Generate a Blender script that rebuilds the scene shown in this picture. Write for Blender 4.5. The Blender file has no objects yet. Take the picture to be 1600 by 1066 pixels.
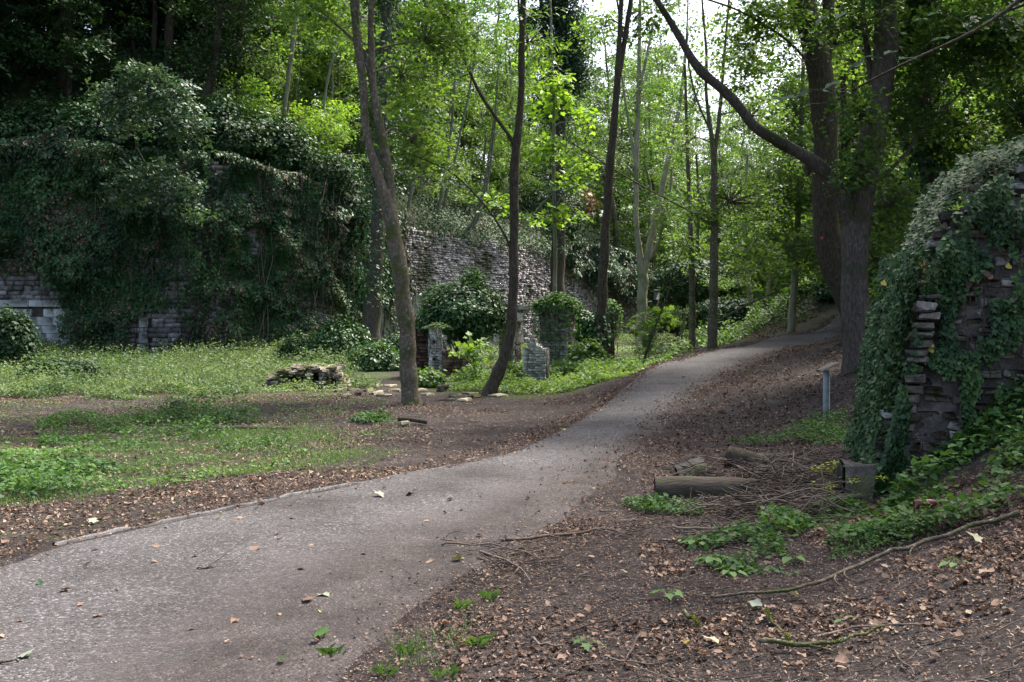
import bpy, math, random
import numpy as np
R = np.random.default_rng(7)
random.seed(7)
C = bpy.context.scene.collection
SC = bpy.context.scene
rad = math.radians

# ------------------------------------------------------------------ camera, sky, sun, exposure
CAMZ = 1.7
F = 1600 * 35.0 / 36.0          # focal length in photo pixels
PITCH = math.atan(33 / F)       # looking slightly down
cam_d = bpy.data.cameras.new('camera'); cam = bpy.data.objects.new('camera', cam_d); C.objects.link(cam)
cam.location = (0, 0, CAMZ); cam.rotation_euler = (rad(90) - PITCH, 0, 0)
cam_d.lens = 35; cam_d.sensor_width = 36; cam_d.clip_end = 3000; cam_d.clip_start = .05
SC.camera = cam
SUN_EL, SUN_AZ = 58.0, 42.0     # azimuth measured from +Y (view direction) towards +X
w = bpy.data.worlds.new('World'); SC.world = w; w.use_nodes = True
nt = w.node_tree; nt.nodes.clear()
sky = nt.nodes.new('ShaderNodeTexSky'); sky.sky_type = 'NISHITA'; sky.sun_disc = False
sky.sun_elevation = rad(SUN_EL); sky.sun_rotation = rad(SUN_AZ); sky.air_density = 1.0; sky.dust_density = 6.0; sky.ozone_density = 1.0
bg = nt.nodes.new('ShaderNodeBackground'); bg.inputs[1].default_value = 0.15
wo = nt.nodes.new('ShaderNodeOutputWorld')
nt.links.new(sky.outputs[0], bg.inputs[0]); nt.links.new(bg.outputs[0], wo.inputs[0])
sd = bpy.data.lights.new('sun', 'SUN'); sd.energy = 3.3; sd.angle = rad(10); sd.color = (1.0, .95, .86)
so = bpy.data.objects.new('sun', sd); C.objects.link(so)
so.rotation_euler = (rad(90 - SUN_EL), 0, -rad(SUN_AZ) + math.pi)
SC.view_settings.view_transform = 'Standard'; SC.view_settings.look = 'None'
SC.view_settings.gamma = 1; SC.view_settings.exposure = 1.52
cy = SC.cycles
cy.use_denoising = True; cy.max_bounces = 6; cy.diffuse_bounces = 3; cy.glossy_bounces = 2
cy.transmission_bounces = 4; cy.transparent_max_bounces = 4; cy.caustics_reflective = False; cy.caustics_refractive = False
cy.sample_clamp_indirect = 6

# ------------------------------------------------------------------ materials
def newmat(name):
    m = bpy.data.materials.new(name); m.use_nodes = True; m.node_tree.nodes.clear()
    return m, m.node_tree.nodes, m.node_tree.links
def ramp(N, stops):
    r = N.new('ShaderNodeValToRGB'); e = r.color_ramp.elements
    while len(e) < len(stops): e.new(.5)
    for i, (p, c) in enumerate(stops): e[i].position = p; e[i].color = (*c, 1)
    return r
def leaf_mat(name, cols, rough=.5, trans=.35, tcol=(1.3, 1.25, .55), spec=.5):
    m, N, L = newmat(name)
    a = N.new('ShaderNodeAttribute'); a.attribute_name = 'v'
    r = ramp(N, [(i / (len(cols) - 1), c) for i, c in enumerate(cols)]); L.new(a.outputs['Fac'], r.inputs[0])
    p = N.new('ShaderNodeBsdfPrincipled'); p.inputs['Roughness'].default_value = rough
    p.inputs['Specular IOR Level'].default_value = spec
    L.new(r.outputs[0], p.inputs['Base Color'])
    o = N.new('ShaderNodeOutputMaterial')
    if trans > 0:
        t = N.new('ShaderNodeBsdfTranslucent'); mc = N.new('ShaderNodeMix'); mc.data_type = 'RGBA'; mc.blend_type = 'MULTIPLY'
        mc.inputs['Factor'].default_value = 1; L.new(r.outputs[0], mc.inputs['A']); mc.inputs['B'].default_value = (*tcol, 1)
        L.new(mc.outputs['Result'], t.inputs[0])
        mx = N.new('ShaderNodeMixShader'); mx.inputs[0].default_value = trans
        L.new(p.outputs[0], mx.inputs[1]); L.new(t.outputs[0], mx.inputs[2]); L.new(mx.outputs[0], o.inputs[0])
    else: L.new(p.outputs[0], o.inputs[0])
    return m
def rock_mat(name, cols, scale=6, bump=.5, attr=True, rough=.95, moss=None, stretch=(1, 1, 1), bdist=.02, mscale=1.5, mossw=(.52, .62), spots=None):
    """stone, soil or bark: colour from noise (and each piece's own tone), bump from finer noise"""
    m, N, L = newmat(name)
    tc = N.new('ShaderNodeTexCoord'); mp = N.new('ShaderNodeMapping'); mp.inputs['Scale'].default_value = stretch
    L.new(tc.outputs['Object'], mp.inputs[0])
    n1 = N.new('ShaderNodeTexNoise'); n1.inputs['Scale'].default_value = scale; n1.inputs['Detail'].default_value = 8; n1.inputs['Roughness'].default_value = .65
    L.new(mp.outputs[0], n1.inputs[0])
    r = ramp(N, [(.25 + .5 * i / (len(cols) - 1), c) for i, c in enumerate(cols)])
    if attr:
        a = N.new('ShaderNodeAttribute'); a.attribute_name = 'v'
        ad = N.new('ShaderNodeMath'); ad.operation = 'MULTIPLY_ADD'; ad.inputs[1].default_value = .55; L.new(a.outputs['Fac'], ad.inputs[0])
        s2 = N.new('ShaderNodeMath'); s2.operation = 'MULTIPLY_ADD'; s2.inputs[1].default_value = 1; s2.inputs[2].default_value = -.27; L.new(n1.outputs[0], s2.inputs[0])
        L.new(s2.outputs[0], ad.inputs[2]); L.new(ad.outputs[0], r.inputs[0])
    else: L.new(n1.outputs[0], r.inputs[0])
    col = r.outputs[0]
    if moss:
        n3 = N.new('ShaderNodeTexNoise'); n3.inputs['Scale'].default_value = mscale; n3.inputs['Detail'].default_value = 6; L.new(tc.outputs['Object'], n3.inputs[0])
        r3 = ramp(N, [(mossw[0], (0, 0, 0)), (mossw[1], (1, 1, 1))]); L.new(n3.outputs[0], r3.inputs[0])
        mx = N.new('ShaderNodeMix'); mx.data_type = 'RGBA'; L.new(r3.outputs[0], mx.inputs['Factor']); L.new(col, mx.inputs['A']); mx.inputs['B'].default_value = (*moss, 1)
        col = mx.outputs['Result']
    if spots:
        n4 = N.new('ShaderNodeTexNoise'); n4.inputs['Scale'].default_value = 16; n4.inputs['Detail'].default_value = 5; L.new(tc.outputs['Object'], n4.inputs[0])
        r4 = ramp(N, [(.6, (0, 0, 0)), (.68, (.8, .8, .8))]); L.new(n4.outputs[0], r4.inputs[0])
        m4 = N.new('ShaderNodeMix'); m4.data_type = 'RGBA'; L.new(r4.outputs[0], m4.inputs['Factor']); L.new(col, m4.inputs['A']); m4.inputs['B'].default_value = (*spots, 1); col = m4.outputs['Result']
    p = N.new('ShaderNodeBsdfPrincipled'); p.inputs['Roughness'].default_value = rough; p.inputs['Specular IOR Level'].default_value = .25
    L.new(col, p.inputs['Base Color'])
    n2 = N.new('ShaderNodeTexNoise'); n2.inputs['Scale'].default_value = scale * 4; n2.inputs['Detail'].default_value = 6; L.new(mp.outputs[0], n2.inputs[0])
    b = N.new('ShaderNodeBump'); b.inputs['Strength'].default_value = bump; b.inputs['Distance'].default_value = bdist
    L.new(n2.outputs[0], b.inputs['Height']); L.new(b.outputs[0], p.inputs['Normal'])
    o = N.new('ShaderNodeOutputMaterial'); L.new(p.outputs[0], o.inputs[0])
    return m

M = {}
M['maple_leaf'] = leaf_mat('maple_leaf', [(.04, .09, .022), (.08, .165, .036), (.125, .225, .05), (.19, .30, .075)], .5, .52)
M['wood_leaf'] = leaf_mat('wood_leaf', [(.026, .065, .018), (.055, .12, .03), (.085, .17, .04), (.14, .24, .055)], .5, .52)
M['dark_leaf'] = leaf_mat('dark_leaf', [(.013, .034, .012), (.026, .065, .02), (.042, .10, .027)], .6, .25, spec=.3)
M['sunlit_leaf'] = leaf_mat('sunlit_leaf', [(.10, .20, .025), (.17, .31, .04), (.25, .40, .07)], .5, .5)  # bright yellow-green, with sunlight on the leaves painted into the colour
M['dark_teal_leaf'] = leaf_mat('dark_teal_leaf', [(.012, .035, .02), (.022, .06, .03)], .9, .25, spec=.08)  # dark teal, dull leaves of the near branch
M['umbel'] = leaf_mat('umbel', [(.16, .24, .04), (.3, .36, .06)], .6, .3, spec=.2)
M['ivy_leaf'] = leaf_mat('ivy_leaf', [(.012, .038, .014), (.024, .07, .022), (.04, .105, .028), (.07, .14, .04)], .5, .14, spec=.32)
M['ruin_ivy'] = leaf_mat('ruin_ivy', [(.014, .042, .013), (.032, .08, .02), (.058, .12, .03), (.10, .17, .045)], .5, .16, spec=.3)
M['bluegreen_leaf'] = leaf_mat('bluegreen_leaf', [(.03, .07, .04), (.065, .125, .07), (.11, .185, .105)], .5, .2, spec=.35)
M['laurel_leaf'] = leaf_mat('laurel_leaf', [(.022, .065, .022), (.05, .12, .035), (.095, .185, .055)], .42, .25, spec=.4)
M['weed_leaf'] = leaf_mat('weed_leaf', [(.04, .095, .026), (.075, .16, .038), (.125, .23, .06)], .6, .35, spec=.25)
M['grass_blade'] = leaf_mat('grass_blade', [(.045, .11, .025), (.085, .175, .038), (.145, .23, .065)], .5, .35)
M['meadow_leaf'] = leaf_mat('meadow_leaf', [(.055, .10, .04), (.11, .175, .07), (.20, .26, .125)], .6, .35, spec=.25)
M['dead_leaf'] = leaf_mat('dead_leaf', [(.035, .024, .018), (.06, .037, .026), (.095, .060, .043), (.175, .108, .075), (.27, .185, .13), (.36, .28, .2)], .8, .12, (1.2, .9, .6), .3)
M['pale_leaf'] = leaf_mat('pale_leaf', [(.20, .23, .17), (.34, .32, .21)], .7, .1, spec=.3)
M['yellow_leaf'] = leaf_mat('yellow_leaf', [(.35, .30, .05), (.5, .38, .08)], .6, .2, spec=.3)
M['brown_needles'] = leaf_mat('brown_needles', [(.10, .055, .03), (.2, .11, .06), (.14, .12, .07)], .8, .1, spec=.2)
M['wall_stone'] = rock_mat('wall_stone', [(.10, .093, .09), (.26, .24, .235), (.38, .355, .355), (.48, .455, .455)], 3, .8, True, moss=(.07, .085, .05), mscale=.35, mossw=(.5, .68), bdist=.04)
M['white_stone'] = rock_mat('white_stone', [(.3, .3, .3), (.58, .59, .61), (.74, .75, .77), (.82, .83, .85)], 2, .4, True, moss=(.22, .21, .18), mscale=1.2, mossw=(.55, .75))
M['old_brick'] = rock_mat('old_brick', [(.07, .05, .04), (.19, .14, .115), (.33, .27, .23), (.5, .46, .42)], 5, .6, True, moss=(.08, .09, .04), mscale=1.0, mossw=(.55, .68))
M['pale_brick'] = rock_mat('pale_brick', [(.28, .26, .23), (.50, .47, .43), (.66, .64, .6), (.76, .75, .73)], 5, .5, True, moss=(.2, .19, .14), mscale=1.6, mossw=(.6, .78))
M['red_brick'] = rock_mat('red_brick', [(.05, .035, .03), (.14, .085, .065), (.22, .14, .11), (.3, .25, .22)], 5, .6, True, moss=(.07, .08, .04), mscale=1.3, mossw=(.55, .7))
M['ruin_stone'] = rock_mat('ruin_stone', [(.05, .042, .034), (.13, .108, .086), (.235, .205, .17), (.50, .48, .45)], 9, .9, True, moss=(.06, .075, .025), mscale=2.2, mossw=(.54, .64), bdist=.015)
M['mortar'] = rock_mat('mortar', [(.035, .03, .026), (.095, .083, .07), (.17, .155, .135)], 8, .9, False)
M['grey_stone'] = rock_mat('grey_stone', [(.035, .033, .026), (.085, .08, .068), (.17, .163, .15)], 8, 1.0, False, moss=(.09, .10, .05), mscale=3)
M['rubble_stone'] = rock_mat('rubble_stone', [(.10, .08, .06), (.24, .20, .155), (.42, .37, .31)], 6, .6, True, moss=(.12, .13, .05), mscale=2.5)
M['bark'] = rock_mat('bark', [(.04, .033, .02), (.12, .10, .068), (.225, .20, .15)], 9, 1.0, False, moss=(.07, .08, .022), mscale=2.2, stretch=(2.2, 2.2, 1.2), mossw=(.5, .62), spots=(.27, .27, .22))
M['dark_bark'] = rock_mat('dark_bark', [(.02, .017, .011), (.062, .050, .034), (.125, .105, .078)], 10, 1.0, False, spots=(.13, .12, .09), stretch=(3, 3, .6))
M['rough_bark'] = rock_mat('rough_bark', [(.035, .029, .023), (.12, .10, .08), (.24, .205, .17)], 14, 1.0, False, spots=(.22, .20, .16), moss=(.06, .07, .03), mscale=1.2, stretch=(2.5, 2.5, .5), bdist=.05)
M['pale_bark'] = rock_mat('pale_bark', [(.14, .13, .085), (.27, .25, .17), (.38, .355, .26)], 4, .5, False, moss=(.14, .17, .07), mscale=1, stretch=(2, 2, .5))
M['thin_bark'] = rock_mat('thin_bark', [(.07, .07, .045), (.15, .15, .10), (.23, .23, .17)], 4, .5, False, stretch=(2, 2, .5))
M['twig_wood'] = rock_mat('twig_wood', [(.035, .026, .02), (.09, .068, .053), (.19, .15, .122)], 12, .4, True)
M['log_wood'] = rock_mat('log_wood', [(.028, .022, .017), (.065, .053, .04), (.115, .095, .072)], 7, .7, False, moss=(.06, .07, .03), mscale=5, stretch=(.5, 3, 3), mossw=(.55, .65))
M['cut_wood'] = rock_mat('cut_wood', [(.03, .018, .012), (.075, .045, .03), (.12, .08, .055)], 12, .8, False)
M['moss'] = rock_mat('moss', [(.07, .09, .012), (.16, .19, .02), (.26, .28, .03)], 30, 1, False)
M['pebble'] = rock_mat('pebble', [(.06, .057, .057), (.12, .115, .118), (.26, .25, .255)], 30, .2, True)
M['kerb'] = rock_mat('kerb', [(.08, .075, .075), (.13, .125, .125), (.18, .17, .17)], 12, .4, False, moss=(.06, .048, .042), mscale=3)
M['soil'] = None

def ground_mat():
    m, N, L = newmat('soil')
    tc = N.new('ShaderNodeTexCoord')
    n1 = N.new('ShaderNodeTexNoise'); n1.inputs['Scale'].default_value = 1.3; n1.inputs['Detail'].default_value = 10; n1.inputs['Roughness'].default_value = .7
    L.new(tc.outputs['Object'], n1.inputs[0])
    r1 = ramp(N, [(.3, (.018, .014, .013)), (.5, (.040, .032, .030)), (.7, (.068, .057, .053))]); L.new(n1.outputs[0], r1.inputs[0])
    v = N.new('ShaderNodeTexVoronoi'); v.inputs['Scale'].default_value = 42; L.new(tc.outputs['Object'], v.inputs[0])
    rv = ramp(N, [(0, (.35, .33, .33)), (.35, (.8, .8, .8)), (.8, (1, 1, 1)), (1, (2.6, 2.4, 2.2))])
    sep = N.new('ShaderNodeSeparateColor'); L.new(v.outputs['Color'], sep.inputs[0]); L.new(sep.outputs[0], rv.inputs[0])
    mu = N.new('ShaderNodeMix'); mu.data_type = 'RGBA'; mu.blend_type = 'MULTIPLY'; mu.inputs['Factor'].default_value = .75
    L.new(r1.outputs[0], mu.inputs['A']); L.new(rv.outputs[0], mu.inputs['B'])
    # green: moss and short turf where the attribute says the floor is overgrown
    a = N.new('ShaderNodeAttribute'); a.attribute_name = 'green'
    n2 = N.new('ShaderNodeTexNoise'); n2.inputs['Scale'].default_value = 3.5; n2.inputs['Detail'].default_value = 8; L.new(tc.outputs['Object'], n2.inputs[0])
    ad = N.new('ShaderNodeMath'); ad.operation = 'MULTIPLY_ADD'; ad.inputs[1].default_value = .9; ad.inputs[2].default_value = -.25
    L.new(a.outputs['Fac'], ad.inputs[0]); ad2 = N.new('ShaderNodeMath'); L.new(ad.outputs[0], ad2.inputs[0]); L.new(n2.outputs[0], ad2.inputs[1])
    rg = ramp(N, [(.55, (0, 0, 0)), (.9, (1, 1, 1))]); L.new(ad2.outputs[0], rg.inputs[0])
    mg = N.new('ShaderNodeMix'); mg.data_type = 'RGBA'; L.new(rg.outputs[0], mg.inputs['Factor']); L.new(mu.outputs['Result'], mg.inputs['A']); mg.inputs['B'].default_value = (.045, .058, .022, 1)
    p = N.new('ShaderNodeBsdfPrincipled'); p.inputs['Roughness'].default_value = .95; p.inputs['Specular IOR Level'].default_value = .2
    L.new(mg.outputs['Result'], p.inputs['Base Color'])
    n3 = N.new('ShaderNodeTexNoise'); n3.inputs['Scale'].default_value = 22; n3.inputs['Detail'].default_value = 8; n3.inputs['Roughness'].default_value = .7; L.new(tc.outputs['Object'], n3.inputs[0])
    b = N.new('ShaderNodeBump'); b.inputs['Strength'].default_value = .9; b.inputs['Distance'].default_value = .05; L.new(n3.outputs[0], b.inputs['Height']); L.new(b.outputs[0], p.inputs['Normal'])
    o = N.new('ShaderNodeOutputMaterial'); L.new(p.outputs[0], o.inputs[0])
    return m
M['soil'] = ground_mat()
def path_mat():
    m, N, L = newmat('gravel')
    tc = N.new('ShaderNodeTexCoord')
    v = N.new('ShaderNodeTexVoronoi'); v.inputs['Scale'].default_value = 75; L.new(tc.outputs['Object'], v.inputs[0])
    sep = N.new('ShaderNodeSeparateColor'); L.new(v.outputs['Color'], sep.inputs[0])
    rv = ramp(N, [(0, (.028, .026, .025)), (.45, (.056, .053, .052)), (.85, (.084, .080, .080)), (1, (.19, .18, .19))]); L.new(sep.outputs[0], rv.inputs[0])
    n1 = N.new('ShaderNodeTexNoise'); n1.inputs['Scale'].default_value = .8; n1.inputs['Detail'].default_value = 9; L.new(tc.outputs['Object'], n1.inputs[0])
    r1 = ramp(N, [(.30, (.55, .51, .49)), (.48, (.95, .93, .93)), (.68, (1.3, 1.28, 1.3))]); L.new(n1.outputs[0], r1.inputs[0])
    mu = N.new('ShaderNodeMix'); mu.data_type = 'RGBA'; mu.blend_type = 'MULTIPLY'; mu.inputs['Factor'].default_value = 1
    L.new(rv.outputs[0], mu.inputs['A']); L.new(r1.outputs[0], mu.inputs['B'])
    # soil washed over the gravel along its right-hand edge
    a = N.new('ShaderNodeAttribute'); a.attribute_name = 'dirt'
    n2 = N.new('ShaderNodeTexNoise'); n2.inputs['Scale'].default_value = 1.6; n2.inputs['Detail'].default_value = 10; n2.inputs['Roughness'].default_value = .65; L.new(tc.outputs['Object'], n2.inputs[0])
    ad = N.new('ShaderNodeMath'); L.new(a.outputs['Fac'], ad.inputs[0]); L.new(n2.outputs[0], ad.inputs[1])
    rg = ramp(N, [(.58, (0, 0, 0)), (.98, (1, 1, 1))]); L.new(ad.outputs[0], rg.inputs[0])
    rd = ramp(N, [(.3, (.020, .016, .015)), (.5, (.045, .037, .035)), (.7, (.078, .067, .065))]); L.new(n2.outputs[0], rd.inputs[0])
    rw = ramp(N, [(0, (.6, .6, .6)), (.85, (1.1, 1.1, 1.1)), (1, (2.2, 2.1, 2.0))]); L.new(sep.outputs[1], rw.inputs[0])
    md = N.new('ShaderNodeMix'); md.data_type = 'RGBA'; md.blend_type = 'MULTIPLY'; md.inputs['Factor'].default_value = 1
    L.new(rd.outputs[0], md.inputs['A']); L.new(rw.outputs[0], md.inputs['B'])
    mg = N.new('ShaderNodeMix'); mg.data_type = 'RGBA'; L.new(rg.outputs[0], mg.inputs['Factor']); L.new(mu.outputs['Result'], mg.inputs['A']); L.new(md.outputs['Result'], mg.inputs['B'])
    p = N.new('ShaderNodeBsdfPrincipled'); p.inputs['Roughness'].default_value = .9; p.inputs['Specular IOR Level'].default_value = .3
    L.new(mg.outputs['Result'], p.inputs['Base Color'])
    b = N.new('ShaderNodeBump'); b.inputs['Strength'].default_value = .7; b.inputs['Distance'].default_value = .012; L.new(v.outputs['Distance'], b.inputs['Height']); b.invert = True
    n3 = N.new('ShaderNodeTexNoise'); n3.inputs['Scale'].default_value = 9; n3.inputs['Detail'].default_value = 8; L.new(tc.outputs['Object'], n3.inputs[0])
    b2 = N.new('ShaderNodeBump'); b2.inputs['Strength'].default_value = .6; b2.inputs['Distance'].default_value = .03; L.new(n3.outputs[0], b2.inputs['Height']); L.new(b.outputs[0], b2.inputs['Normal'])
    L.new(b2.outputs[0], p.inputs['Normal'])
    o = N.new('ShaderNodeOutputMaterial'); L.new(p.outputs[0], o.inputs[0])
    return m
M['gravel'] = path_mat()
def flat_mat(name, col, rough=.6, metal=0):
    m, N, L = newmat(name); p = N.new('ShaderNodeBsdfPrincipled'); p.inputs['Roughness'].default_value = rough; p.inputs['Metallic'].default_value = metal
    tc = N.new('ShaderNodeTexCoord'); n = N.new('ShaderNodeTexNoise'); n.inputs['Scale'].default_value = 9; n.inputs['Detail'].default_value = 6; L.new(tc.outputs['Object'], n.inputs[0])
    r = ramp(N, [(.3, tuple(c * .6 for c in col)), (.65, col)]); L.new(n.outputs[0], r.inputs[0]); L.new(r.outputs[0], p.inputs['Base Color'])
    o = N.new('ShaderNodeOutputMaterial'); L.new(p.outputs[0], o.inputs[0]); return m
M['galvanised'] = flat_mat('galvanised', (.62, .68, .75), .5, .2)
M['sign_edge'] = flat_mat('sign_edge', (.10, .09, .08), .6)
M['sign_face'] = flat_mat('sign_face', (.09, .09, .08), .4)
M['rust'] = flat_mat('rust', (.12, .07, .05), .8)
M['red'] = flat_mat('red', (.5, .02, .02), .6)
M['bottle'] = flat_mat('bottle', (.14, .03, .025), .15)
M['box_wood'] = flat_mat('box_wood', (.22, .23, .24), .8)
M['hole_shade'] = flat_mat('hole_shade', (.01, .01, .01), .9)  # near-black colour standing for the shade inside openings

# ------------------------------------------------------------------ object helpers
def mesh_obj(name, V, Fs, mat, parent=None, attrs=None, smooth=False, loc=None):
    """V (n,3); Fs an (m,k) index array or a list of them; attrs {name: per-vertex floats}"""
    V = np.asarray(V, dtype=np.float32)
    if not isinstance(Fs, list): Fs = [Fs]
    Fs = [np.asarray(f, dtype=np.int32) for f in Fs if len(f)]
    me = bpy.data.meshes.new(name)
    nl = sum(f.size for f in Fs); nf = sum(len(f) for f in Fs)
    me.vertices.add(len(V)); me.vertices.foreach_set('co', V.ravel())
    me.loops.add(nl); me.polygons.add(nf)
    me.loops.foreach_set('vertex_index', np.concatenate([f.ravel() for f in Fs]))
    tot = np.concatenate([np.full(len(f), f.shape[1], np.int32) for f in Fs])
    st = np.concatenate([[0], np.cumsum(tot)[:-1]]).astype(np.int32)
    me.polygons.foreach_set('loop_start', st)
    if smooth: me.polygons.foreach_set('use_smooth', np.ones(nf, bool))
    me.update(calc_edges=True)
    for k, a in (attrs or {}).items():
        at = me.attributes.new(k, 'FLOAT', 'POINT'); at.data.foreach_set('value', np.asarray(a, np.float32))
    me.materials.append(M[mat] if isinstance(mat, str) else mat)
    o = bpy.data.objects.new(name, me); C.objects.link(o)
    if parent is not None: o.parent = parent
    if loc is not None: o.location = loc
    return o
def tag(o, label=None, cat=None, group=None, kind=None):
    if label: o['label'] = label
    if cat: o['category'] = cat
    if group: o['group'] = group
    if kind: o['kind'] = kind
    return o
def thing(name, loc, label, cat, group=None):
    o = bpy.data.objects.new(name, None); C.objects.link(o); o.location = tuple(float(c) for c in loc); o.empty_display_size = .2
    return tag(o, label, cat, group)
def copy_tree(o, parent=None):
    c = o.copy(); C.objects.link(c)
    if parent: c.parent = parent
    for ch in list(o.children): copy_tree(ch, c)
    return c

class Bag:
    """collects vertices, faces and tones and becomes ONE mesh"""
    def __init__(s): s.V = []; s.F = {}; s.A = []; s.n = 0
    def add(s, V, F, a=.5):
        V = np.asarray(V, float)
        for f in (F if isinstance(F, list) else [F]):
            f = np.asarray(f)
            if len(f): s.F.setdefault(f.shape[1], []).append(f + s.n)
        s.V.append(V); s.A.append(np.full(len(V), a) if np.isscalar(a) else np.asarray(a)); s.n += len(V)
    def obj(s, name, mat, parent=None, smooth=False, origin=None, loc=None):
        V = np.concatenate(s.V); 
        if origin is not None: V = V - np.asarray(origin)
        return mesh_obj(name, V, [np.concatenate(f) for f in s.F.values()], mat, parent, {'v': np.concatenate(s.A)}, smooth, loc)

# value noise -----------------------------------------------------------------
_T = np.random.default_rng(99).random((256, 256))
def vnoise(x, y, s=1.0, o=0):
    x = np.asarray(x, float) * s + 37.7 * o; y = np.asarray(y, float) * s + 17.3 * o
    xi = np.floor(x).astype(int); yi = np.floor(y).astype(int); fx = x - xi; fy = y - yi
    fx = fx * fx * (3 - 2 * fx); fy = fy * fy * (3 - 2 * fy)
    a = _T[xi & 255, yi & 255]; b = _T[(xi + 1) & 255, yi & 255]; c = _T[xi & 255, (yi + 1) & 255]; d = _T[(xi + 1) & 255, (yi + 1) & 255]
    return (a * (1 - fx) + b * fx) * (1 - fy) + (c * (1 - fx) + d * fx) * fy
def fbm(x, y, s=1.0, o=0, n=4):
    return sum(vnoise(x, y, s * 2 ** i, o + i) / 2 ** i for i in range(n)) / sum(1 / 2 ** i for i in range(n))

# pixels of the photograph to points in the place ---------------------------------
cp, sp = math.cos(PITCH), math.sin(PITCH)
def W(u, v, Y):
    dx = (u - 800) / F; dz = -(v - 533) / F
    y = cp + dz * sp; z = -sp + dz * cp
    t = Y / y
    return np.array([dx * t, Y, CAMZ + z * t])
def pxm(Y): return Y / F         # metres per photo pixel

# ------------------------------------------------------------------ terrain
ctrl = []
def K(x, y, z): ctrl.append((x, y, z))
PL = [(-.9, 10.2, 0), (-.1, 12.2, 0), (.49, 14.4, 0), (1.2, 16.5, .11), (1.78, 18.5, .18), (2.58, 21, .485), (3.25, 23, .64), (5.0, 26, .86), (7.7, 30, 1.12), (11.4, 35, 1.86), (15, 40, 2.6), (19, 46, 3.4)]
PR = [(1.2, 10.5, 0), (1.45, 12.2, 0), (1.74, 13.56, 0), (2.48, 15.5, .096), (3.0, 17.2, .21), (3.8, 19, .37), (4.5, 20.5, .46), (6.2, 23.5, .79), (9.2, 28, 1.09), (12.8, 32.6, 1.7), (16.5, 37, 2.4), (21, 42.5, 3.2)]
for p in PL + PR: K(*p)
for x, y in [(-3.3, 6.5), (-8, 8), (-15, 12), (-6, 14), (-2, 12), (-12, 22), (-3, 18), (-6, 28), (-1, 22), (-14, 34), (-24, 30), (-5, 38), (-1, 2), (-5, 3), (0, 5), (1, 7.5), (.5, 10), (-30, 45), (-10, 60), (-60, 0), (-60, 60), (-60, 130), (-30, 10), (-10, -10), (-30, -12), (2.7, 8.9), (-.5, 26), (2.6, 10.6)]: K(x, y, 0)
for p in [(0, 31, .05), (1.0, 21.5, .08), (1.41, 23.5, .2), (3.0, 27, .5), (4.3, 29.5, .67), (5.8, 29.2, .85), (9.5, 34, 1.26), (3, 45, .15), (2.2, 33, .15), (6, 36, .4), (9, 41, .7), (8, 60, .2), (14, 50, .6), (12.2, 39, 2.9), (14, 44, 3.2), (11.3, 37.5, 2.0), (12, 75, .3), (25, 75, .6), (0, 110, .3), (0, 130, .5),
          (6.7, 21, .85), (6.6, 19, .72), (5.1, 16, .15), (4, 13.5, .02), (3.2, 12, 0), (8, 17, 1.3), (8, 12, 1.5), (5.5, 11.5, .8), (4.4, 8.5, .75), (3.3, 9.6, .02), (3.75, 8.7, .26), (3.1, 6, .38), (2, 3.85, .28), (3.6, 4.4, .9), (5, 5.5, 1.35), (8, 8, 2.2), (12, 14, 3), (12, 22, 2.4), (14, 30, 2.6), (20, 20, 4.2), (20, 35, 4.5), (40, 20, 6), (60, 0, 7), (60, 60, 7), (60, 130, 6), (30, 60, 4.5), (30, 100, 3), (5, -10, 1), (3, 0, .8), (1.2, 2, .12), (12, 0, 3)]: K(*p)
ctrl = np.array(ctrl)
def _phi(r2): return np.where(r2 > 0, r2 * np.log(np.maximum(r2, 1e-12)), 0)
_n = len(ctrl)
_A = np.zeros((_n + 3, _n + 3)); _d = ((ctrl[:, None, :2] - ctrl[None, :, :2]) ** 2).sum(-1)
_A[:_n, :_n] = _phi(_d) + np.eye(_n) * .05; _A[:_n, _n] = 1; _A[:_n, _n + 1:] = ctrl[:, :2]; _A[_n:, :_n] = _A[:_n, _n:].T
_w = np.linalg.solve(_A, np.concatenate([ctrl[:, 2], [0, 0, 0]]))
WALL = np.array([(-60, 34), (-40, 38), (-22, 42.5), (-13, 43.2), (-8.6, 45.3), (-6.6, 49.5), (10.5, 80), (16, 87), (38, 89), (70, 84)], float)
WTOP = np.array([8.0, 8.4, 8.5, 8.6, 7.6, 6.5, 5.8, 2.6, 2.4, 2.4])
WSL = np.array([1.3, 1.3, 1.2, .9, .7, .7, .7, .5, .45, .45])
WTM = np.array([6.0, 6, 6, 5.5, 5.5, 7, 7, 12, 12, 12])
def wall_dist(x, y):
    """signed distance behind the wall line, and position along it"""
    best = np.full(x.shape, 1e9); sg = np.zeros(x.shape); S = np.zeros(x.shape)
    for i in range(len(WALL) - 1):
        a, b = WALL[i], WALL[i + 1]; d = b - a; L2 = (d ** 2).sum()
        t = np.clip(((x - a[0]) * d[0] + (y - a[1]) * d[1]) / L2, 0, 1)
        qx = x - (a[0] + t * d[0]); qy = y - (a[1] + t * d[1]); r = np.hypot(qx, qy)
        side = d[0] * qy - d[1] * qx
        m = r < best - 1e-9
        best = np.where(m, r, best); sg = np.where(m, np.sign(side), sg); S = np.where(m, i + t, S)
    return best * sg, S
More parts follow.
